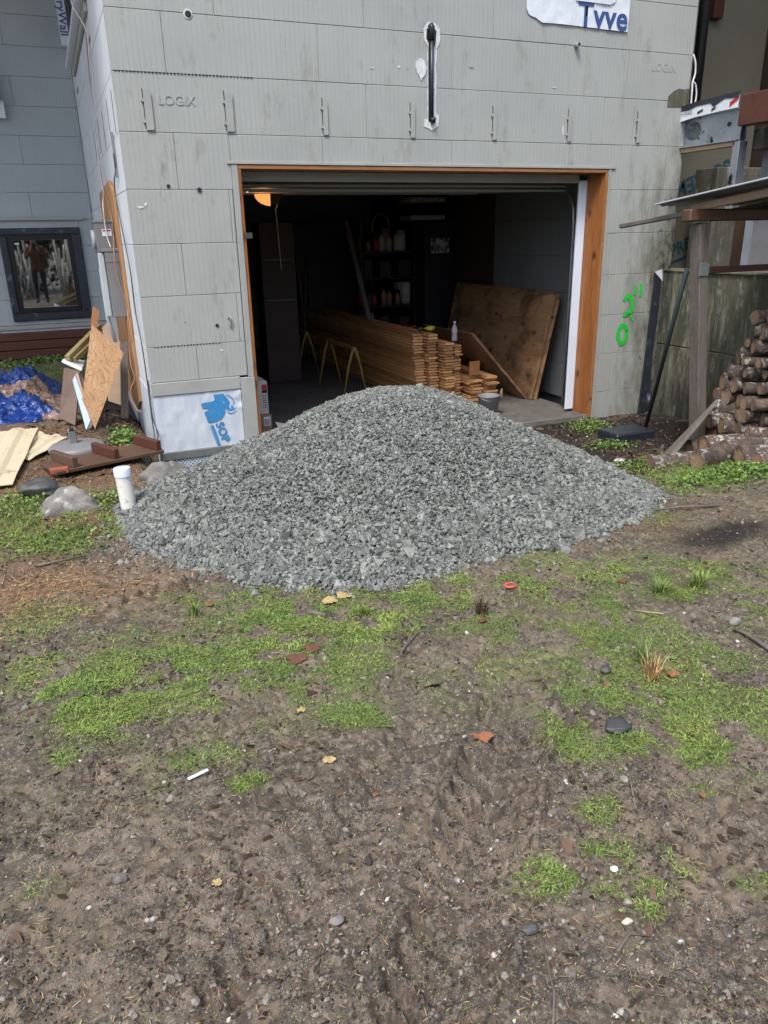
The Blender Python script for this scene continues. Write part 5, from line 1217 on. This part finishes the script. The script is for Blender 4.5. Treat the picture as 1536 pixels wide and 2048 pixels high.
# ------------------------------------------------------------------ gravel heap
def build_pile():
    xs = np.linspace(-1.2, 4.6, 190); ys = np.linspace(-4.3, 1.6, 190); X, Y = np.meshgrid(xs, ys)
    G = gz(X, Y); slabm = (X > .9) & (X < 4.6) & (Y > .0); G = np.where(slabm, -2.27, G)
    Z = pile_z(X, Y)-.012; keep = Z > G-.05
    wall = (Y > -.02) & ((X < .915) | (X > 4.4)); keep &= ~wall
    i = np.arange(X.size).reshape(X.shape); q = keep[:-1, :-1] & keep[1:, 1:] & keep[:-1, 1:] & keep[1:, :-1]
    F = np.stack([i[:-1, :-1], i[:-1, 1:], i[1:, 1:], i[1:, :-1]], -1)[q]
    V0 = np.stack([X, Y, Z], -1).reshape(-1, 3)
    # triangles so both can share one mesh
    F0 = np.concatenate([F[:, [0, 1, 2]], F[:, [0, 2, 3]]])
    N = 92000; x = rng.uniform(-1.0, 3.9, N*3); y = rng.uniform(-3.9, 1.2, N*3)
    g = gz(x, y); g = np.where((x > .9) & (x < 4.6) & (y > 0), -2.27, g); z_ = pile_z(x, y)
    mgn = z_-g; ok = (mgn > -.01+.03*rng.normal(size=len(x))*(rng.random(len(x)) < .25)) & ~((y > -.03) & ((x < .93) | (x > 4.3))) & ~((y > .45) & (x > 3.2))
    # thin the hidden back side
    back = (y > PC[1]+.55) & (y < PC[1]+3) & (x > -.2) & (rng.random(len(x)) < .80); ok &= ~back
    x, y, z_, mgn = x[ok][:N], y[ok][:N], z_[ok][:N], mgn[ok][:N]
    zst = mgn < 0
    z_ = np.maximum(z_, np.where((x > .9) & (x < 4.6) & (y > 0), -2.27, gz(x, y)))
    n = len(x)
    # a few stray stones round the foot
    s = rng.lognormal(0, .34, n)*.0088*(1+.28*(mgn < .22))*np.where(rng.random(n) < .03, 1.7, 1)
    scl = np.stack([s*rng.uniform(.8, 1.45, n), s*rng.uniform(.7, 1.1, n), s*rng.uniform(.45, .85, n)], 1)
    pos = np.stack([x, y, z_+rng.uniform(-.010, .012, n)], 1)
    half = rng.random(n) < .42; m_ = int(half.sum())
    V1, F1 = scatter(pos[half], rotmats(m_), scl[half], stone_temps(14), rng.integers(0, 14, m_))
    tv = np.array([(1, 0, 0), (-1, 0, 0), (0, 1, 0), (0, -1, 0), (0, 0, 1), (0, 0, -1)], float); tf = np.array([(0, 2, 4), (2, 1, 4), (1, 3, 4), (3, 0, 4), (2, 0, 5), (1, 2, 5), (3, 1, 5), (0, 3, 5)])
    r_ = np.random.default_rng(14); T8 = []
    for _ in range(10):
        q_ = tv*1.05*(.75+.5*r_.random((6, 1)))+.22*r_.normal(size=(6, 3)); T8.append((q_, tf))
    h2 = ~half; V2, F2 = scatter(pos[h2], rotmats(n-m_), scl[h2], T8, rng.integers(0, 10, n-m_))
    F1 = np.concatenate([F1, F2+len(V1)]); V1 = np.concatenate([V1, V2])
    V = np.concatenate([V0, V1]); F = np.concatenate([F0, F1+len(V0)])
    mi = np.concatenate([np.ones(len(F0), int), np.zeros(len(F1), int)])
    o = big_mesh('gravel_pile', V, F, [M['gravel'], M['gravelbed']], mi); tag(o, 'wide heap of crushed grey gravel dumped in front of the open garage', 'gravel heap', kind='stuff')
build_pile()

# ------------------------------------------------------------------ scatter on the ground
def in_pile(x, y): return pile_z(x, y) > gz0(x, y)-.0
def in_house(x, y): return ((x > -.02) & (y > -.03) & (x < 5.5)) | (y > 5.0)
def vis_sample(n, near=True):
    "points weighted to the near, visible ground"
    t = rng.random(n); d = .75+5.2*t**1.6 if near else .9+7*t
    yaw = .3918; lat = (rng.random(n)*2-1)*(.62*d+.25)
    x = -.644+d*math.sin(yaw)+lat*math.cos(yaw); y = -6.657+d*math.cos(yaw)-lat*math.sin(yaw)
    return x, y
def pebbles():
    n = 44000; x, y = vis_sample(n)
    dens = .25+.9*S(fbm(x, y, .35, 601, 4), .42, .62)
    dens *= 1-.75*np.clip(grass_density(x, y), 0, 1)
    ok = (rng.random(n) < dens) & ~in_pile(x, y) & ~in_house(x, y); x, y = x[ok], y[ok]; n = len(x)
    s = rng.lognormal(0, .60, n)*.0028; s = np.clip(s, .0013, .014)
    scl = np.stack([s*rng.uniform(.9, 1.5, n), s*rng.uniform(.8, 1.1, n), s*rng.uniform(.4, .8, n)], 1)
    pos = np.stack([x, y, gz(x, y)+s*.15], 1)
    k = s > .0042
    V, F = scatter(pos[k], rotmats(int(k.sum()), False, .5), scl[k], stone_temps(10, .22, 9), rng.integers(0, 10, int(k.sum())))
    k = ~k; m_ = int(k.sum()); tv = np.array([(1, 0, 0), (-1, 0, 0), (0, 1, 0), (0, -1, 0), (0, 0, 1), (0, 0, -1)], float); tf = np.array([(0, 2, 4), (2, 1, 4), (1, 3, 4), (3, 0, 4), (2, 0, 5), (1, 2, 5), (3, 1, 5), (0, 3, 5)])
    V2, F2 = scatter(pos[k], rotmats(m_), scl[k], [(tv, tf)], np.zeros(m_, int)); F = np.concatenate([F, F2+len(V)]); V = np.concatenate([V, V2])
    tag(big_mesh('pebbles', V, F, M['pebble']), 'small mixed pebbles pressed into the mud', 'pebbles', kind='stuff')
pebbles()
def crumbs():
    n = 105000; x, y = vis_sample(n)
    dens = .15+1.0*S(fbm(x, y, .22, 661, 4), .42, .58); dens *= 1-.5*np.clip(grass_density(x, y), 0, 1)
    ok = (rng.random(n) < dens) & ~in_pile(x, y) & ~in_house(x, y); x, y = x[ok], y[ok]; n = len(x)
    tv = np.array([(1, 0, 0), (-1, 0, 0), (0, 1, 0), (0, -1, 0), (0, 0, 1), (0, 0, -1)], float); tf = np.array([(0, 2, 4), (2, 1, 4), (1, 3, 4), (3, 0, 4), (2, 0, 5), (1, 2, 5), (3, 1, 5), (0, 3, 5)])
    r_ = np.random.default_rng(4); T = [(tv*(.6+.8*r_.random((6, 1)))+.2*r_.normal(size=(6, 3)), tf) for _ in range(8)]
    s = np.clip(rng.lognormal(0, .5, n)*.0026, .001, .010); s = s*np.where(y > -4.2, 1.3, 1)
    V, F = scatter(np.stack([x, y, gz(x, y)+s*.2], 1), rotmats(n), np.stack([s, s*rng.uniform(.6, 1.1, n), s*.7], 1), T, rng.integers(0, 8, n))
    tag(big_mesh('soil_crumbs', V, F, M['crumb']), 'dark crumbs of wet soil and grit on the ground', 'soil crumbs', kind='stuff')
crumbs()
def quad_bits(name, mat, x, y, ln, wd, label, cat, lift=.004, tilt=.25, curl=.0):
    n = len(x); T = np.array([(-.5, -.5, 0), (.5, -.35, 0), (.5, .5, 0), (-.5, .4, 0), (0, 0, .3)], float)
    tv = np.array([(-.5, -.5, 0), (.05, -.55, .18), (.5, -.4, 0), (.5, .5, 0), (-.05, .55, .18), (-.5, .4, 0)], float)
    tf = np.array([(0, 1, 4), (0, 4, 5), (1, 2, 3), (1, 3, 4)])
    scl = np.stack([ln, wd, ln*curl+1e-4], 1); pos = np.stack([x, y, gz(x, y)+lift], 1)
    V, F = scatter(pos, rotmats(n, False, tilt), scl, [(tv, tf)], np.zeros(n, int))
    return tag(big_mesh(name, V, F, mat), label, cat, kind='stuff')
def chips():
    n = 15000; x, y = vis_sample(n); ok = (rng.random(n) < .25+.8*S(fbm(x, y, .4, 611, 3), .4, .6)) & ~in_pile(x, y) & ~in_house(x, y); x, y = x[ok], y[ok]; n = len(x)
    ln = rng.lognormal(0, .5, n)*.011; wd = ln*rng.uniform(.15, .6, n)
    quad_bits('bark_chips', M['chip'], x, y, ln, wd, 'dark bark chips and bits strewn over the mud', 'bark chips', .003, .35, .25)
    # straw and needles on the left
    n = 46000; x = rng.uniform(-1.7, .25, n); y = rng.uniform(-3.5, 1.4, n)
    d = np.exp(-(((x+.9)/.55)**2+((y+2.85)/.33)**2))*1.0+.30*(y > -2.3)
    ok = (rng.random(n) < d) & ~in_pile(x, y) & ~in_house(x, y); x, y = x[ok], y[ok]
    x2, y2 = vis_sample(9000); k = (rng.random(9000) < .8) & ~in_pile(x2, y2) & ~in_house(x2, y2); x = np.r_[x, x2[k]]; y = np.r_[y, y2[k]]; n = len(x)
    ln = rng.uniform(.010, .045, n)*np.where(y < -4, .5, 1); wd = rng.uniform(.0010, .0024, n)*np.where(y < -4, .6, 1)
    quad_bits('dry_straw', M['straw'], x, y, ln, wd, 'dry straw and needles scattered on the soil', 'straw', .006, .25, .08)
chips()
def corner_debris():
    n = 5200; x = rng.uniform(3.0, 5.3, n); y = rng.uniform(-2.4, -.05, n); x2 = rng.uniform(-1.1, .0, 3000); y2 = rng.uniform(-.9, 1.6, 3000); x = np.r_[x, x2]; y = np.r_[y, y2]
    ok = ~in_pile(x, y) & ~in_house(x, y); x, y = x[ok], y[ok]; n = len(x)
    ln = rng.lognormal(0, .6, n)*.016; wd = ln*rng.uniform(.08, .6, n)
    quad_bits('wood_debris', M['chip'], x, y, ln, wd, 'dark bark and twig litter in the corners by the walls', 'litter', .006, .5, .3)
    n = 700; x = rng.uniform(3.0, 5.3, n); y = rng.uniform(-2.4, -.05, n); ok = ~in_pile(x, y); x, y = x[ok], y[ok]; n = len(x); s_ = rng.lognormal(0, .5, n)*.007
    V, F = scatter(np.stack([x, y, gz(x, y)+s_*.3], 1), rotmats(n), np.stack([s_, s_*.8, s_*.6], 1), stone_temps(6), rng.integers(0, 6, n))
    tag(big_mesh('corner_stones', V, F, M['pebble']), 'small pale stones scattered on dark soil by the retaining wall', 'pebbles', kind='stuff')
corner_debris()
def grass():
    n = 900000; x, y = vis_sample(n); x3 = rng.uniform(-2.2, .0, 30000); y3 = rng.uniform(2.2, 4.7, 30000); x = np.r_[x, x3]; y = np.r_[y, y3]; n = len(x)
    d = grass_density(x, y); ok = (rng.random(n) < d*1.0+.012) & ~in_pile(x, y) & ~in_house(x, y); x, y, d = x[ok], y[ok], d[ok]; n = len(x)
    print('grass blades', n)
    h = rng.uniform(.004, .013, n)*(.55+.9*np.clip(d, 0, 1))*(1+1.6*((x < -.3) & (y > -2.6)))*(1+1.5*(x > 2.9)); a = rng.random(n)*2*np.pi; w_ = rng.uniform(.0009, .0019, n)*(1+.3*(y > -4)); bend = rng.uniform(.8, 3.2, n)*h
    dx, dy = np.cos(a), np.sin(a); z = gz(x, y)-.002
    P = np.empty((n, 4, 3))
    P[:, 0] = np.stack([x, y, z], 1)
    mx, my, mz = x+dx*bend*.35, y+dy*bend*.35, z+h*.8
    P[:, 1] = np.stack([mx-dy*w_, my+dx*w_, mz], 1); P[:, 2] = np.stack([mx+dy*w_, my-dx*w_, mz], 1)
    P[:, 3] = np.stack([x+dx*bend, y+dy*bend, z+h*rng.uniform(.5, 1.1, n)], 1)
    F = np.array([(0, 2, 1), (1, 2, 3)])[None]+(np.arange(n)*4)[:, None, None]
    tag(big_mesh('grass', P.reshape(-1, 3), F.reshape(-1, 3), M['grass']), 'thin patchy short grass growing through the mud', 'grass', kind='stuff')
grass()
def leaf_template():
    v = np.array([(0, 0, 0), (.35, .32, .06), (.35, -.32, .06), (.75, .28, .05), (.75, -.28, .05), (1, 0, -.05), (.4, 0, -.02)], float)
    f = np.array([(0, 2, 6), (0, 6, 1), (6, 2, 4), (6, 4, 5), (6, 5, 3), (6, 3, 1)])
    return v, f
def weeds(name, cx, cy, rx, ry, n, size, h, label, grp=None):
    x = cx+rx*rng.normal(size=n)*.55; y = cy+ry*rng.normal(size=n)*.55
    ok = ~in_pile(x, y) & ~in_house(x, y); x, y = x[ok], y[ok]; n = len(x)
    z = gz(x, y)+rng.random(n)**1.5*h*np.exp(-(((x-cx)/rx)**2+((y-cy)/ry)**2)*.8)
    s = size*rng.uniform(.6, 1.3, n); tv, tf = leaf_template()
    V, F = scatter(np.stack([x, y, z], 1), rotmats(n, False, .7), np.stack([s, s*rng.uniform(.7, 1.3, n), s], 1), [(tv, tf)], np.zeros(n, int))
    return tag(big_mesh(name, V, F, M['weed']), label, 'weeds', grp, 'stuff')
weeds('weeds', -1.0, -1.45, .28, .35, 600, .024, .07, 'leafy green weeds around the boulders at the left edge')
weeds('weeds', -.85, -2.1, .42, .24, 800, .019, .05, 'low green weeds on the soil left of the white pipe')
weeds('weeds', -.50, -1.60, .12, .22, 350, .024, .07, 'green weeds between the pale boulder and the white pipe')
weeds('weeds', -.25, .15, .14, .35, 420, .04, .10, 'pale leafy weeds at the foot of the side wall')
weeds('weeds', -.08, -.6, .08, .18, 160, .035, .08, 'small weeds at the house corner below the dimpled membrane')
weeds('weeds', 4.30, -.35, .22, .18, 1100, .020, .13, 'green weeds below the right door jamb')
weeds('weeds', 4.0, -1.05, .2, .2, 700, .019, .08, 'green weeds beside the low dark block')
weeds('weeds', 3.62, -2.05, .38, .25, 1500, .020, .07, 'bright green weeds between gravel heap and firewood')
weeds('weeds', 3.70, -2.85, .50, .24, 2600, .024, .09, 'leafy green weeds in front of the firewood stack')
weeds('weeds', -.9, 4.4, .9, .22, 900, .04, .07, 'green weeds in the shade under the brown timbers')
def clover():
    x, y = vis_sample(26000); d = grass_density(x, y); ok = (rng.random(len(x)) < (d*.5*S(fbm(x, y, .2, 650, 2), .4, .6)+.6*d*np.exp(-(((x-.5)/.25)**2+((y+5.42)/.2)**2)))) & ~in_pile(x, y) & ~in_house(x, y); x, y = x[ok], y[ok]; n = len(x)
    s = rng.uniform(.005, .013, n); tv, tf = leaf_template()
    V, F = scatter(np.stack([x, y, gz(x, y)+rng.uniform(.004, .014, n)], 1), rotmats(n, False, .5), np.stack([s, s*1.2, s], 1), [(tv, tf)], np.zeros(n, int))
    tag(big_mesh('clover', V, F, M['weed']), 'tiny broad leaves mixed into the short grass', 'ground cover', kind='stuff')
clover()
# ---- individual things on the ground
def put(x, y, dz=0): return (x, y, gzf(x, y)+dz)
lump('flat_stone', put(.94, -4.91, .012), (.060, .042, .012), M['rockdark'], 31, 2, .55, label='flat dark stone in the grass at the lower right', cat='stone')
lump('stone', put(1.14, -4.60, .015), (.028, .022, .02), M['rockdark'], 32, 2, .4, label='small black stone in the grass above the flat dark stone', cat='stone')
lump('stone', put(1.91, -4.51, .016), (.032, .022, .02), M['rock'], 33, 2, .2, label='rounded pale cobble on bare soil at the right', cat='stone')
lump('stone', put(.20, -5.50, .008), (.028, .016, .014), M['rockdark'], 34, 1, .3, label='square black stone in the mud at the bottom centre', cat='stone', smooth=False)
lump('stone', put(-.22, -5.25, .008), (.022, .018, .01), M['rock'], 35, 2, .2, label='flat grey stone in the wet mud left of centre', cat='stone')
lump('stone', put(.45, -5.56, .006), (.014, .011, .007), simple('white_chip_stone', (.62, .6, .5), scale=20, rough=.7), 36, 1, .4, label='small cream white chip near the bottom right', cat='stone', smooth=False)
lump('stone', put(.53, -5.41, .008), (.013, .010, .006), simple('white_shell', (.6, .6, .57), scale=30, rough=.6), 37, 1, .4, label='white stone in the lower right weed patch', cat='stone', smooth=False)
lump('stone', put(-.72, -4.9, .01), (.02, .016, .014), M['rock'], 38, 2, .2, label='small tan pebble on a mud clod at the left', cat='stone')
def leaf_thing(x, y, size, mat, label, seed, lobes=5, rz=0):
    r_ = np.random.default_rng(seed); V = [(0, 0, .004)]; n = 30
    for k in range(n):
        a = 2*math.pi*k/n; r = .85*size*(.80+.20*abs(math.cos(lobes*a/2+seed)))*r_.uniform(.78, 1.12)*(1-.25*max(0, math.cos(a-seed))); V.append((r*math.cos(a), r*math.sin(a)*.85, .003+.09*size*math.sin(2*a+seed)+r_.uniform(-.002, .003)))
    F = [(0, 1+k, 1+(k+1) % n) for k in range(n)]
    me = bpy.data.meshes.new('leaf'); me.from_pydata(V, [], F); me.materials.append(mat); me.polygons.foreach_set('use_smooth', [True]*len(F))
    zm = max(gzf(x+dx_, y+dy_) for dx_ in (-.6*size, 0, .6*size) for dy_ in (-.6*size, 0, .6*size))
    o = link(bpy.data.objects.new('dead_leaf', me)); o.location = (x, y, zm+.002); o.rotation_euler = (.05, .05, rz); return tag(o, label, 'leaf')
LO = simple('orange_leaf', (.36, .15, .07), (.16, .065, .035), 55, .6, bump=.5, bscale=120); LY = simple('yellow_leaf', (.50, .40, .19), (.30, .21, .09), 50, .6, bump=.5, bscale=120); LB = simple('brown_leaf', (.16, .07, .045), (.10, .045, .03), 60, .6)
leaf_thing(.49, -4.76, .047, LO, 'large orange-brown dead leaf flat in the mud right of centre', 1)
leaf_thing(1.35, -4.73, .035, LO, 'orange dead leaf in the grass near the brown reed tuft', 2)
leaf_thing(1.07, -4.69, .02, LO, 'small pale orange leaf left of the black stone', 3)
leaf_thing(.44, -3.50, .055, LY, 'pale yellow leaf at the foot of the gravel heap', 4)
leaf_thing(.355, -3.54, .055, LY, 'second yellow leaf just left of the pale yellow one', 5)
leaf_thing(-.04, -4.36, .025, LY, 'small yellow leaf on bare mud at centre left', 6)
leaf_thing(-.04, -4.67, .03, LY, 'curled tan leaf in the mud at centre', 7)
leaf_thing(.05, -4.0, .06, LB, 'dark brown leaf in the grass left of centre', 8); leaf_thing(.13, -3.95, .05, LB, 'reddish-brown leaf beside the dark brown leaf', 9)
leaf_thing(-.18, -3.30, .03, LO, 'orange leaf bit at the edge of the tyre print', 10); leaf_thing(.90, -4.05, .03, LB, 'brown curled leaf in the thin grass right of centre', 11)
leaf_thing(2.55, -3.2, .05, LB, 'brown leaf right of the gravel heap foot', 12); leaf_thing(-.48, -5.03, .02, LY, 'small yellow fern frond on the mud at lower left', 13, 9)
leaf_thing(1.75, -3.95, .035, LB, 'brown leaf beside the tuft at the right', 14); leaf_thing(.05, -4.85, .013, LO, 'tiny orange leaf at centre of the mud', 15); leaf_thing(.97, -5.28, .014, LO, 'bright orange leaf scrap at the lower right', 16)
V = []
o = MB().tube([(1.21+.03*math.cos(a), -3.78+.022*math.sin(a), gzf(1.21, -3.78)+.008) for a in np.linspace(.2, 2*math.pi, 14)], .007, 7).build('red_ring', simple('faded_red_plastic', (.52, .10, .08), scale=20, rough=.5)); tag(o, 'small faded red plastic ring on the grass', 'ring')
def stick(pts, r, label, mat=None):
    P = [put(x, y, r+.006) for x, y in pts]; o = MB().tube(P, r, 6, rs=[r*(1-.5*i/(len(P)-1)) for i in range(len(P))]).build('stick', mat or M['oldwood']); return tag(o, label, 'stick')
stick([(.46, -4.14), (.50, -4.09), (.585, -4.04)], .007, 'dark stick lying at the grass edge right of centre')
stick([(1.85, -4.76), (1.86, -4.68), (1.87, -4.60), (1.86, -4.55)], .012, 'thick grey stick at the right edge')
stick([(.74, -5.25), (.80, -5.15), (.87, -5.08)], .004, 'thin curved twig beside the weed patch'); stick([(.10, -5.74), (.16, -5.66), (.20, -5.57), (.235, -5.50)], .0035, 'thin curved twig at the bottom centre')
stick([(.36, -5.63), (.42, -5.60), (.47, -5.62)], .005, 'short dark stick near the bottom right'); stick([(.22, -3.62), (.28, -3.70)], .016, 'grey bark piece in the grass left of centre', M['oldwood'])
stick([(-.95, -2.50), (-.70, -2.42)], .008, 'thin stick on the straw at the left'); stick([(3.0, -3.35), (2.75, -3.30), (2.55, -3.22)], .008, 'long pale stick right of the gravel heap')
stick([(1.68, -4.32), (1.60, -4.22)], .004, 'pale twig beside the rounded cobble', M['pinkwood'])
o = MB().box((-.035, -.006, 0), (.035, .006, .004), .001, M=Matrix.Translation(put(-.45, -4.57, .008)) @ Matrix.Rotation(.3, 4, 'Z')).build('white_scrap', M['white']); tag(o, 'narrow white plastic scrap in the grass at the left', 'scrap')
o = lump('paper_scrap', put(3.55, -1.75, .02), (.06, .04, .012), simple('pink_paper', (.6, .5, .58), scale=9, rough=.7), 41, 1, .4, label='pale pink paper scrap among the weeds by the gravel', cat='paper', smooth=False)
def tuft(x, y, n, h, mat, label, spread=.05):
    V = []; F = []; r_ = random.Random(int(x*100))
    z0 = gzf(x, y)
    for i in range(n):
        a = r_.uniform(0, 6.28); b_ = r_.uniform(.1, 1)*spread; hh = h*r_.uniform(.5, 1.1); w_ = .0018; dx, dy = math.cos(a), math.sin(a); bx, by = x+r_.gauss(0, .012), y+r_.gauss(0, .012)
        k = len(V); V += [(bx-dy*w_, by+dx*w_, z0), (bx+dy*w_, by-dx*w_, z0), (bx+dx*b_*.4-dy*w_, by+dy*b_*.4+dx*w_, z0+hh*.6), (bx+dx*b_*.4+dy*w_, by+dy*b_*.4-dx*w_, z0+hh*.6), (bx+dx*b_, by+dy*b_, z0+hh)]
        F += [(k, k+1, k+3, k+2), (k+2, k+3, k+4)]
    return tag(MB().add(V, F).build('grass_tuft', mat), label, 'grass tuft')
tuft(1.26, -4.72, 70, .12, M['straw'], 'brownish reed tuft in the grass at the right', .10); tuft(.93, -3.98, 60, .10, M['chip'], 'small dark brown tuft right of centre', .06)
tuft(2.05, -4.15, 160, .09, M['grass'], 'bright green grass tuft at the right edge', .12); tuft(1.85, -4.12, 110, .07, M['grass'], 'light green grass tuft next to the bright one', .1)
tuft(-.27, -3.38, 60, .07, M['grass'], 'green tuft with a brown base left of centre', .06); tuft(.45, -3.72, 70, .06, M['grass'], 'dense green tuft below the heap foot', .07); tuft(1.30, -4.62, 60, .13, M['weed'], 'tall thin weed beside the reed tuft', .08)

# ------------------------------------------------------------------ behind the photographer (seen only in the window glass)
def person():
    x, y, z = -.95, -7.0, -1.98
    J = {'pelvis': (x, y, z+.98), 'spine': (x, y, z+1.18), 'chest': (x, y, z+1.38), 'neck': (x, y, z+1.52), 'head': (x, y+.01, z+1.63), 'crown': (x, y+.01, z+1.74),
         'shl': (x-.19, y, z+1.44), 'ell': (x-.25, y+.05, z+1.18), 'wrl': (x-.10, y+.25, z+1.40), 'shr': (x+.19, y, z+1.44), 'elr': (x+.25, y+.05, z+1.18), 'wrr': (x+.10, y+.25, z+1.40),
         'hipl': (x-.10, y, z+.93), 'kneel': (x-.11, y+.01, z+.50), 'ankl': (x-.12, y, z+.09), 'toel': (x-.13, y+.17, z+.04), 'hipr': (x+.10, y, z+.93), 'kneer': (x+.11, y+.01, z+.50), 'ankr': (x+.12, y, z+.09), 'toer': (x+.13, y+.17, z+.04),
         'handl': (x-.06, y+.31, z+1.47), 'handr': (x+.06, y+.31, z+1.47)}
    rad = dict(pelvis=.16, spine=.15, chest=.17, neck=.06, head=.095, crown=.07, shl=.075, ell=.05, wrl=.032, shr=.075, elr=.05, wrr=.032, hipl=.10, kneel=.065, ankl=.045, toel=.04, hipr=.10, kneer=.065, ankr=.045, toer=.04, handl=.03, handr=.03)
    K = list(J); E = [('pelvis', 'spine'), ('spine', 'chest'), ('chest', 'neck'), ('neck', 'head'), ('head', 'crown'), ('chest', 'shl'), ('shl', 'ell'), ('ell', 'wrl'), ('wrl', 'handl'), ('chest', 'shr'), ('shr', 'elr'), ('elr', 'wrr'), ('wrr', 'handr'), ('pelvis', 'hipl'), ('hipl', 'kneel'), ('kneel', 'ankl'), ('ankl', 'toel'), ('pelvis', 'hipr'), ('hipr', 'kneer'), ('kneer', 'ankr'), ('ankr', 'toer')]
    me = bpy.data.meshes.new('person'); me.from_pydata([J[k] for k in K], [(K.index(a), K.index(b_)) for a, b_ in E], [])
    o = link(bpy.data.objects.new('person', me)); sk = o.modifiers.new('skin', 'SKIN'); sv = me.skin_vertices[0].data
    for i, k in enumerate(K): sv[i].radius = (rad[k],)*2
    sv[0].use_root = True; ss = o.modifiers.new('sub', 'SUBSURF'); ss.levels = ss.render_levels = 2
    dg = bpy.context.evaluated_depsgraph_get(); m2 = bpy.data.meshes.new_from_object(o.evaluated_get(dg)); o.modifiers.clear(); o.data = m2; bpy.data.meshes.remove(me)
    m2.materials.clear()
    for c_ in ((.20, .085, .03), (.02, .025, .035), (.5, .32, .24), (.03, .02, .015)): m2.materials.append(simple('clothes', c_, scale=30, rough=.8))
    for p in m2.polygons:
        c_ = p.center; h = c_.z-z
        p.use_smooth = True
        if h > 1.68: p.material_index = 3
        elif h > 1.53 and c_.y < y+.14: p.material_index = 2
        elif h > .88: p.material_index = 2 if (c_.y > y+.25) else 0
        else: p.material_index = 1
    tag(o, 'person in brown jacket and dark trousers raising a phone, mirrored in the small window', 'person')
    ph = MB().box((x-.04, y+.345, z+1.42), (x+.04, y+.355, z+1.58), .003).build('phone', M['black']); tag(ph, 'dark phone held up by the person in the brown jacket', 'phone')
person()
def far_logs():
    pm = simple('pale_split_wood', (.55, .55, .48), (.4, .4, .34), 8, .7, island=.3); m_ = MB()
    for cx, n in ((-2.6, 120), (1.1, 120)):
        for i in range(n):
            a = random.uniform(-.25, .25); x = cx+random.uniform(-1.5, 1.5); y = -9.6+random.uniform(-.3, .3); h = random.uniform(.9, 1.8)
            m_.tube([(x, y, -2.0), (x+a, y-.35, -2.0+h)], .03, 5)
    tag(m_.build('split_poles', pm), 'pale split poles leaned in a heap behind the photographer, mirrored in the window', 'poles', kind='stuff')
far_logs()
def hedge():
    n = 15000; x = rng.uniform(-14, 12, n); y = rng.uniform(-15, -13.3, n); z = -2+rng.random(n)**.8*(5.2+1.4*np.sin(x*.7)+1*np.sin(x*1.9)); s = rng.uniform(.12, .32, n); tv, tf = leaf_template()
    V, F = scatter(np.stack([x, y, z], 1), rotmats(n), np.stack([s, s, s], 1), [(tv, tf)], np.zeros(n, int))
    tag(big_mesh('woodland', V, F, simple('woodland_leaves', (.045, .075, .028), (.02, .035, .015), 1.2, .6, island=.5)), 'dark woodland edge behind the photographer, mirrored in the window', 'woodland', kind='stuff')
hedge()

#print('TRIS', sum(sum(len(p.vertices)-2 for p in o.data.polygons) if len(o.data.polygons) < 20000 else len(o.data.polygons)*(len(o.data.polygons[0].vertices)-2) for o in bpy.data.objects if o.type == 'MESH'))
